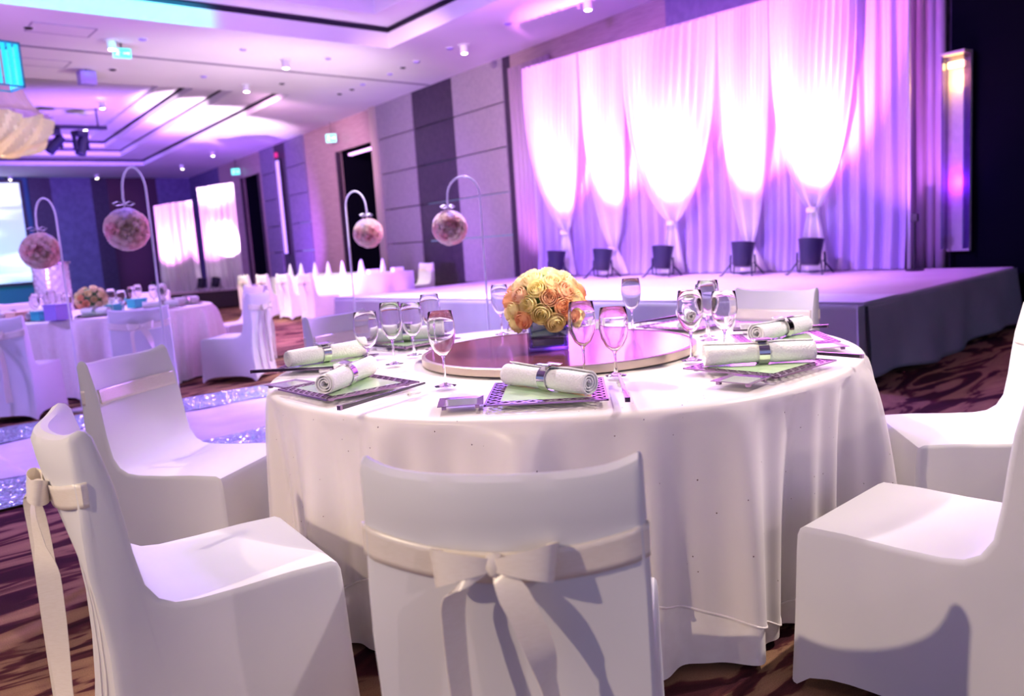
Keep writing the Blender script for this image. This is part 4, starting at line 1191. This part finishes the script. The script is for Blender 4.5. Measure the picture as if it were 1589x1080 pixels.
# header light of the nearer doorway and green lamp inside it
t = thing('door_header_light', 'violet-pink glow strip at the top of the nearer doorway', 'lamp', wall_pt(17.3, 3.66, -.25), math.atan2(WD.y, WD.x) - PI / 2)
MB().box((0, 0, 0), (.10, 1.7, .05)).build('strip', mat('header_glow', (.9, .6, 1), .5, emit=(.85, .45, 1), estr=2.2), t)
MB().box((0, 0, .04), (.14, 1.8, .03)).build('housing', M['black'], t)
t = thing('green_wall_lamp', 'green glowing column seen inside the nearer doorway', 'lamp', wall_pt(17.35, 1.0, -.9), math.atan2(WD.y, WD.x) - PI / 2)
MB().box((0, 0, .75), (.05, .22, 1.5)).build('diffuser', M['green_lamp'], t, bevel=.02)
MB().box((0.03, 0, .75), (.03, .3, 1.6)).build('housing', M['black'], t)

# moving heads on a bar in the far coffer
t = thing('lighting_bar', 'dark lighting bar hanging in the far coffer', 'lighting bar', (6.3, 22.4, 4.72), math.radians(-8))
MB().tube([(-1.0, 0, 0), (1.1, 0, 0)], .05, 8).build('bar', M['navy'], t)
for s in (-.9, .9): MB().tube([(s, 0, .02), (s, 0, .6)], .02, 6).build('hanger', M['navy'], t)
for i, (dx, tl, lb) in enumerate(((-.75, .9, 'left dark moving head on the lighting bar'), (-.15, .75, 'middle dark moving head on the lighting bar'), (.5, .3, 'right dark moving head on the lighting bar'))):
    m_ = thing('moving_head', lb, 'stage light', (6.3 + dx, 22.4 - dx * -.14, 4.66), math.radians(20 * (i - 1)), 'moving heads in the far coffer')
    MB().box((0, 0, -.08), (.30, .30, .14)).build('base', M['navy'], m_, bevel=.02)
    for s in (-1, 1): MB().box((s * .17, 0, -.30), (.05, .12, .36)).build('yoke_arm', M['navy'], m_, bevel=.01)
    h = MB().lathe([(.001, -.30), (.11, -.28), (.12, 0), (.13, .2), (.10, .22), (.001, .18)], 18)
    Rm = Matrix.Rotation(tl, 4, 'Y') @ Matrix.Rotation(PI, 4, 'X')
    h.v = [tuple(Rm @ Vector(p) + Vector((0, 0, -.40))) for p in h.v]; h.build('head', M['navy'], m_)

# chandelier at the far left
t = thing('chandelier', 'draped crystal chandelier glowing cream at the left edge below the far coffer', 'chandelier', (3.75, 17.4, 4.0))
def chf(u, v):
    a = 2 * PI * u; r = .95 * math.cos(v * PI / 2 * .98) ** .55 + .07 * math.sin(a * 13 + 6 * v) + .05 * math.sin(a * 29 + v * 17)
    return (r * math.cos(a), r * math.sin(a), -.62 * math.sin(v * PI / 2) + .06 * math.sin(a * 7 + v * 9))
MB().grid(chf, 120, 16, closed=True).build('draped_bowl', translucent(mat('crystal_drape', (.72, .6, .62), .25, .1, .8), .5, (.9, .75, .6)), t, angle=25)
def chs(u, v):
    a = 2 * PI * u; r = 1.02 - .6 * v + .04 * math.sin(a * 17)
    return (r * math.cos(a), r * math.sin(a), .05 + .9 * v - .25 * math.sin(v * PI))
MB().grid(chs, 120, 12, closed=True).build('upper_swags', translucent(mat('sheer_swag', (.5, .35, .7), .4, alpha=.45), .4, (.6, .4, .9)), t, angle=40)
MB().tube([(0, 0, 0), (0, 0, .95)], .03, 8).build('hanging_rod', M['chrome'], t)
point('chandelier_lamp', (3.75, 17.4, 3.95), 30, (1.0, .75, .45), .1)
# cyan lantern
def along(px, py, d):
    return Vector((0, 0, 1.2)) + (_f + _r * ((px - 794.5) / 1250) + _u * ((540 - py) / 1250)) * d
p_ = along(-2, 102, 8.0)
t = thing('cyan_lantern', 'cyan glowing slatted lantern cut by the upper left edge', 'lantern', p_, math.radians(10))
b = MB()
for sx in (-1, 1):
    for sy in (-1, 1): b.box((sx * .15, sy * .15, 0), (.014, .014, .42))
for s in (-1, 1):
    for a in (-1, 1): b.box((0, a * .15, s * .21), (.314, .014, .014)); b.box((a * .15, 0, s * .21), (.014, .314, .014))
b.build('frame', M['cyan_frame'], t, smooth=False)
for i in range(5):
    MB().box((-.12 + .06 * i, -.14, 0), (.036, .006, .39)).build('slat', M['cyan_glow'], t)
    MB().box((.14, -.12 + .06 * i, 0), (.006, .036, .39)).build('slat', M['cyan_glow'], t)
MB().tube([(0, 0, .21), (0, 0, H - p_.z)], .006, 6).build('cord', M['black'], t)
MB().add([(-.15, -.15, .21), (.15, -.15, .21), (.15, .15, .21), (-.15, .15, .21)], [(0, 1, 2, 3)]).build('top_plate', M['cyan_frame'], t, solid=.004)

# ------------------------------------------------------------------ tidy up: drop the unplaced prototypes
def kill(o):
    for ch in list(o.children): kill(ch)
    bpy.data.objects.remove(o)
for p in PROTOS: kill(p)
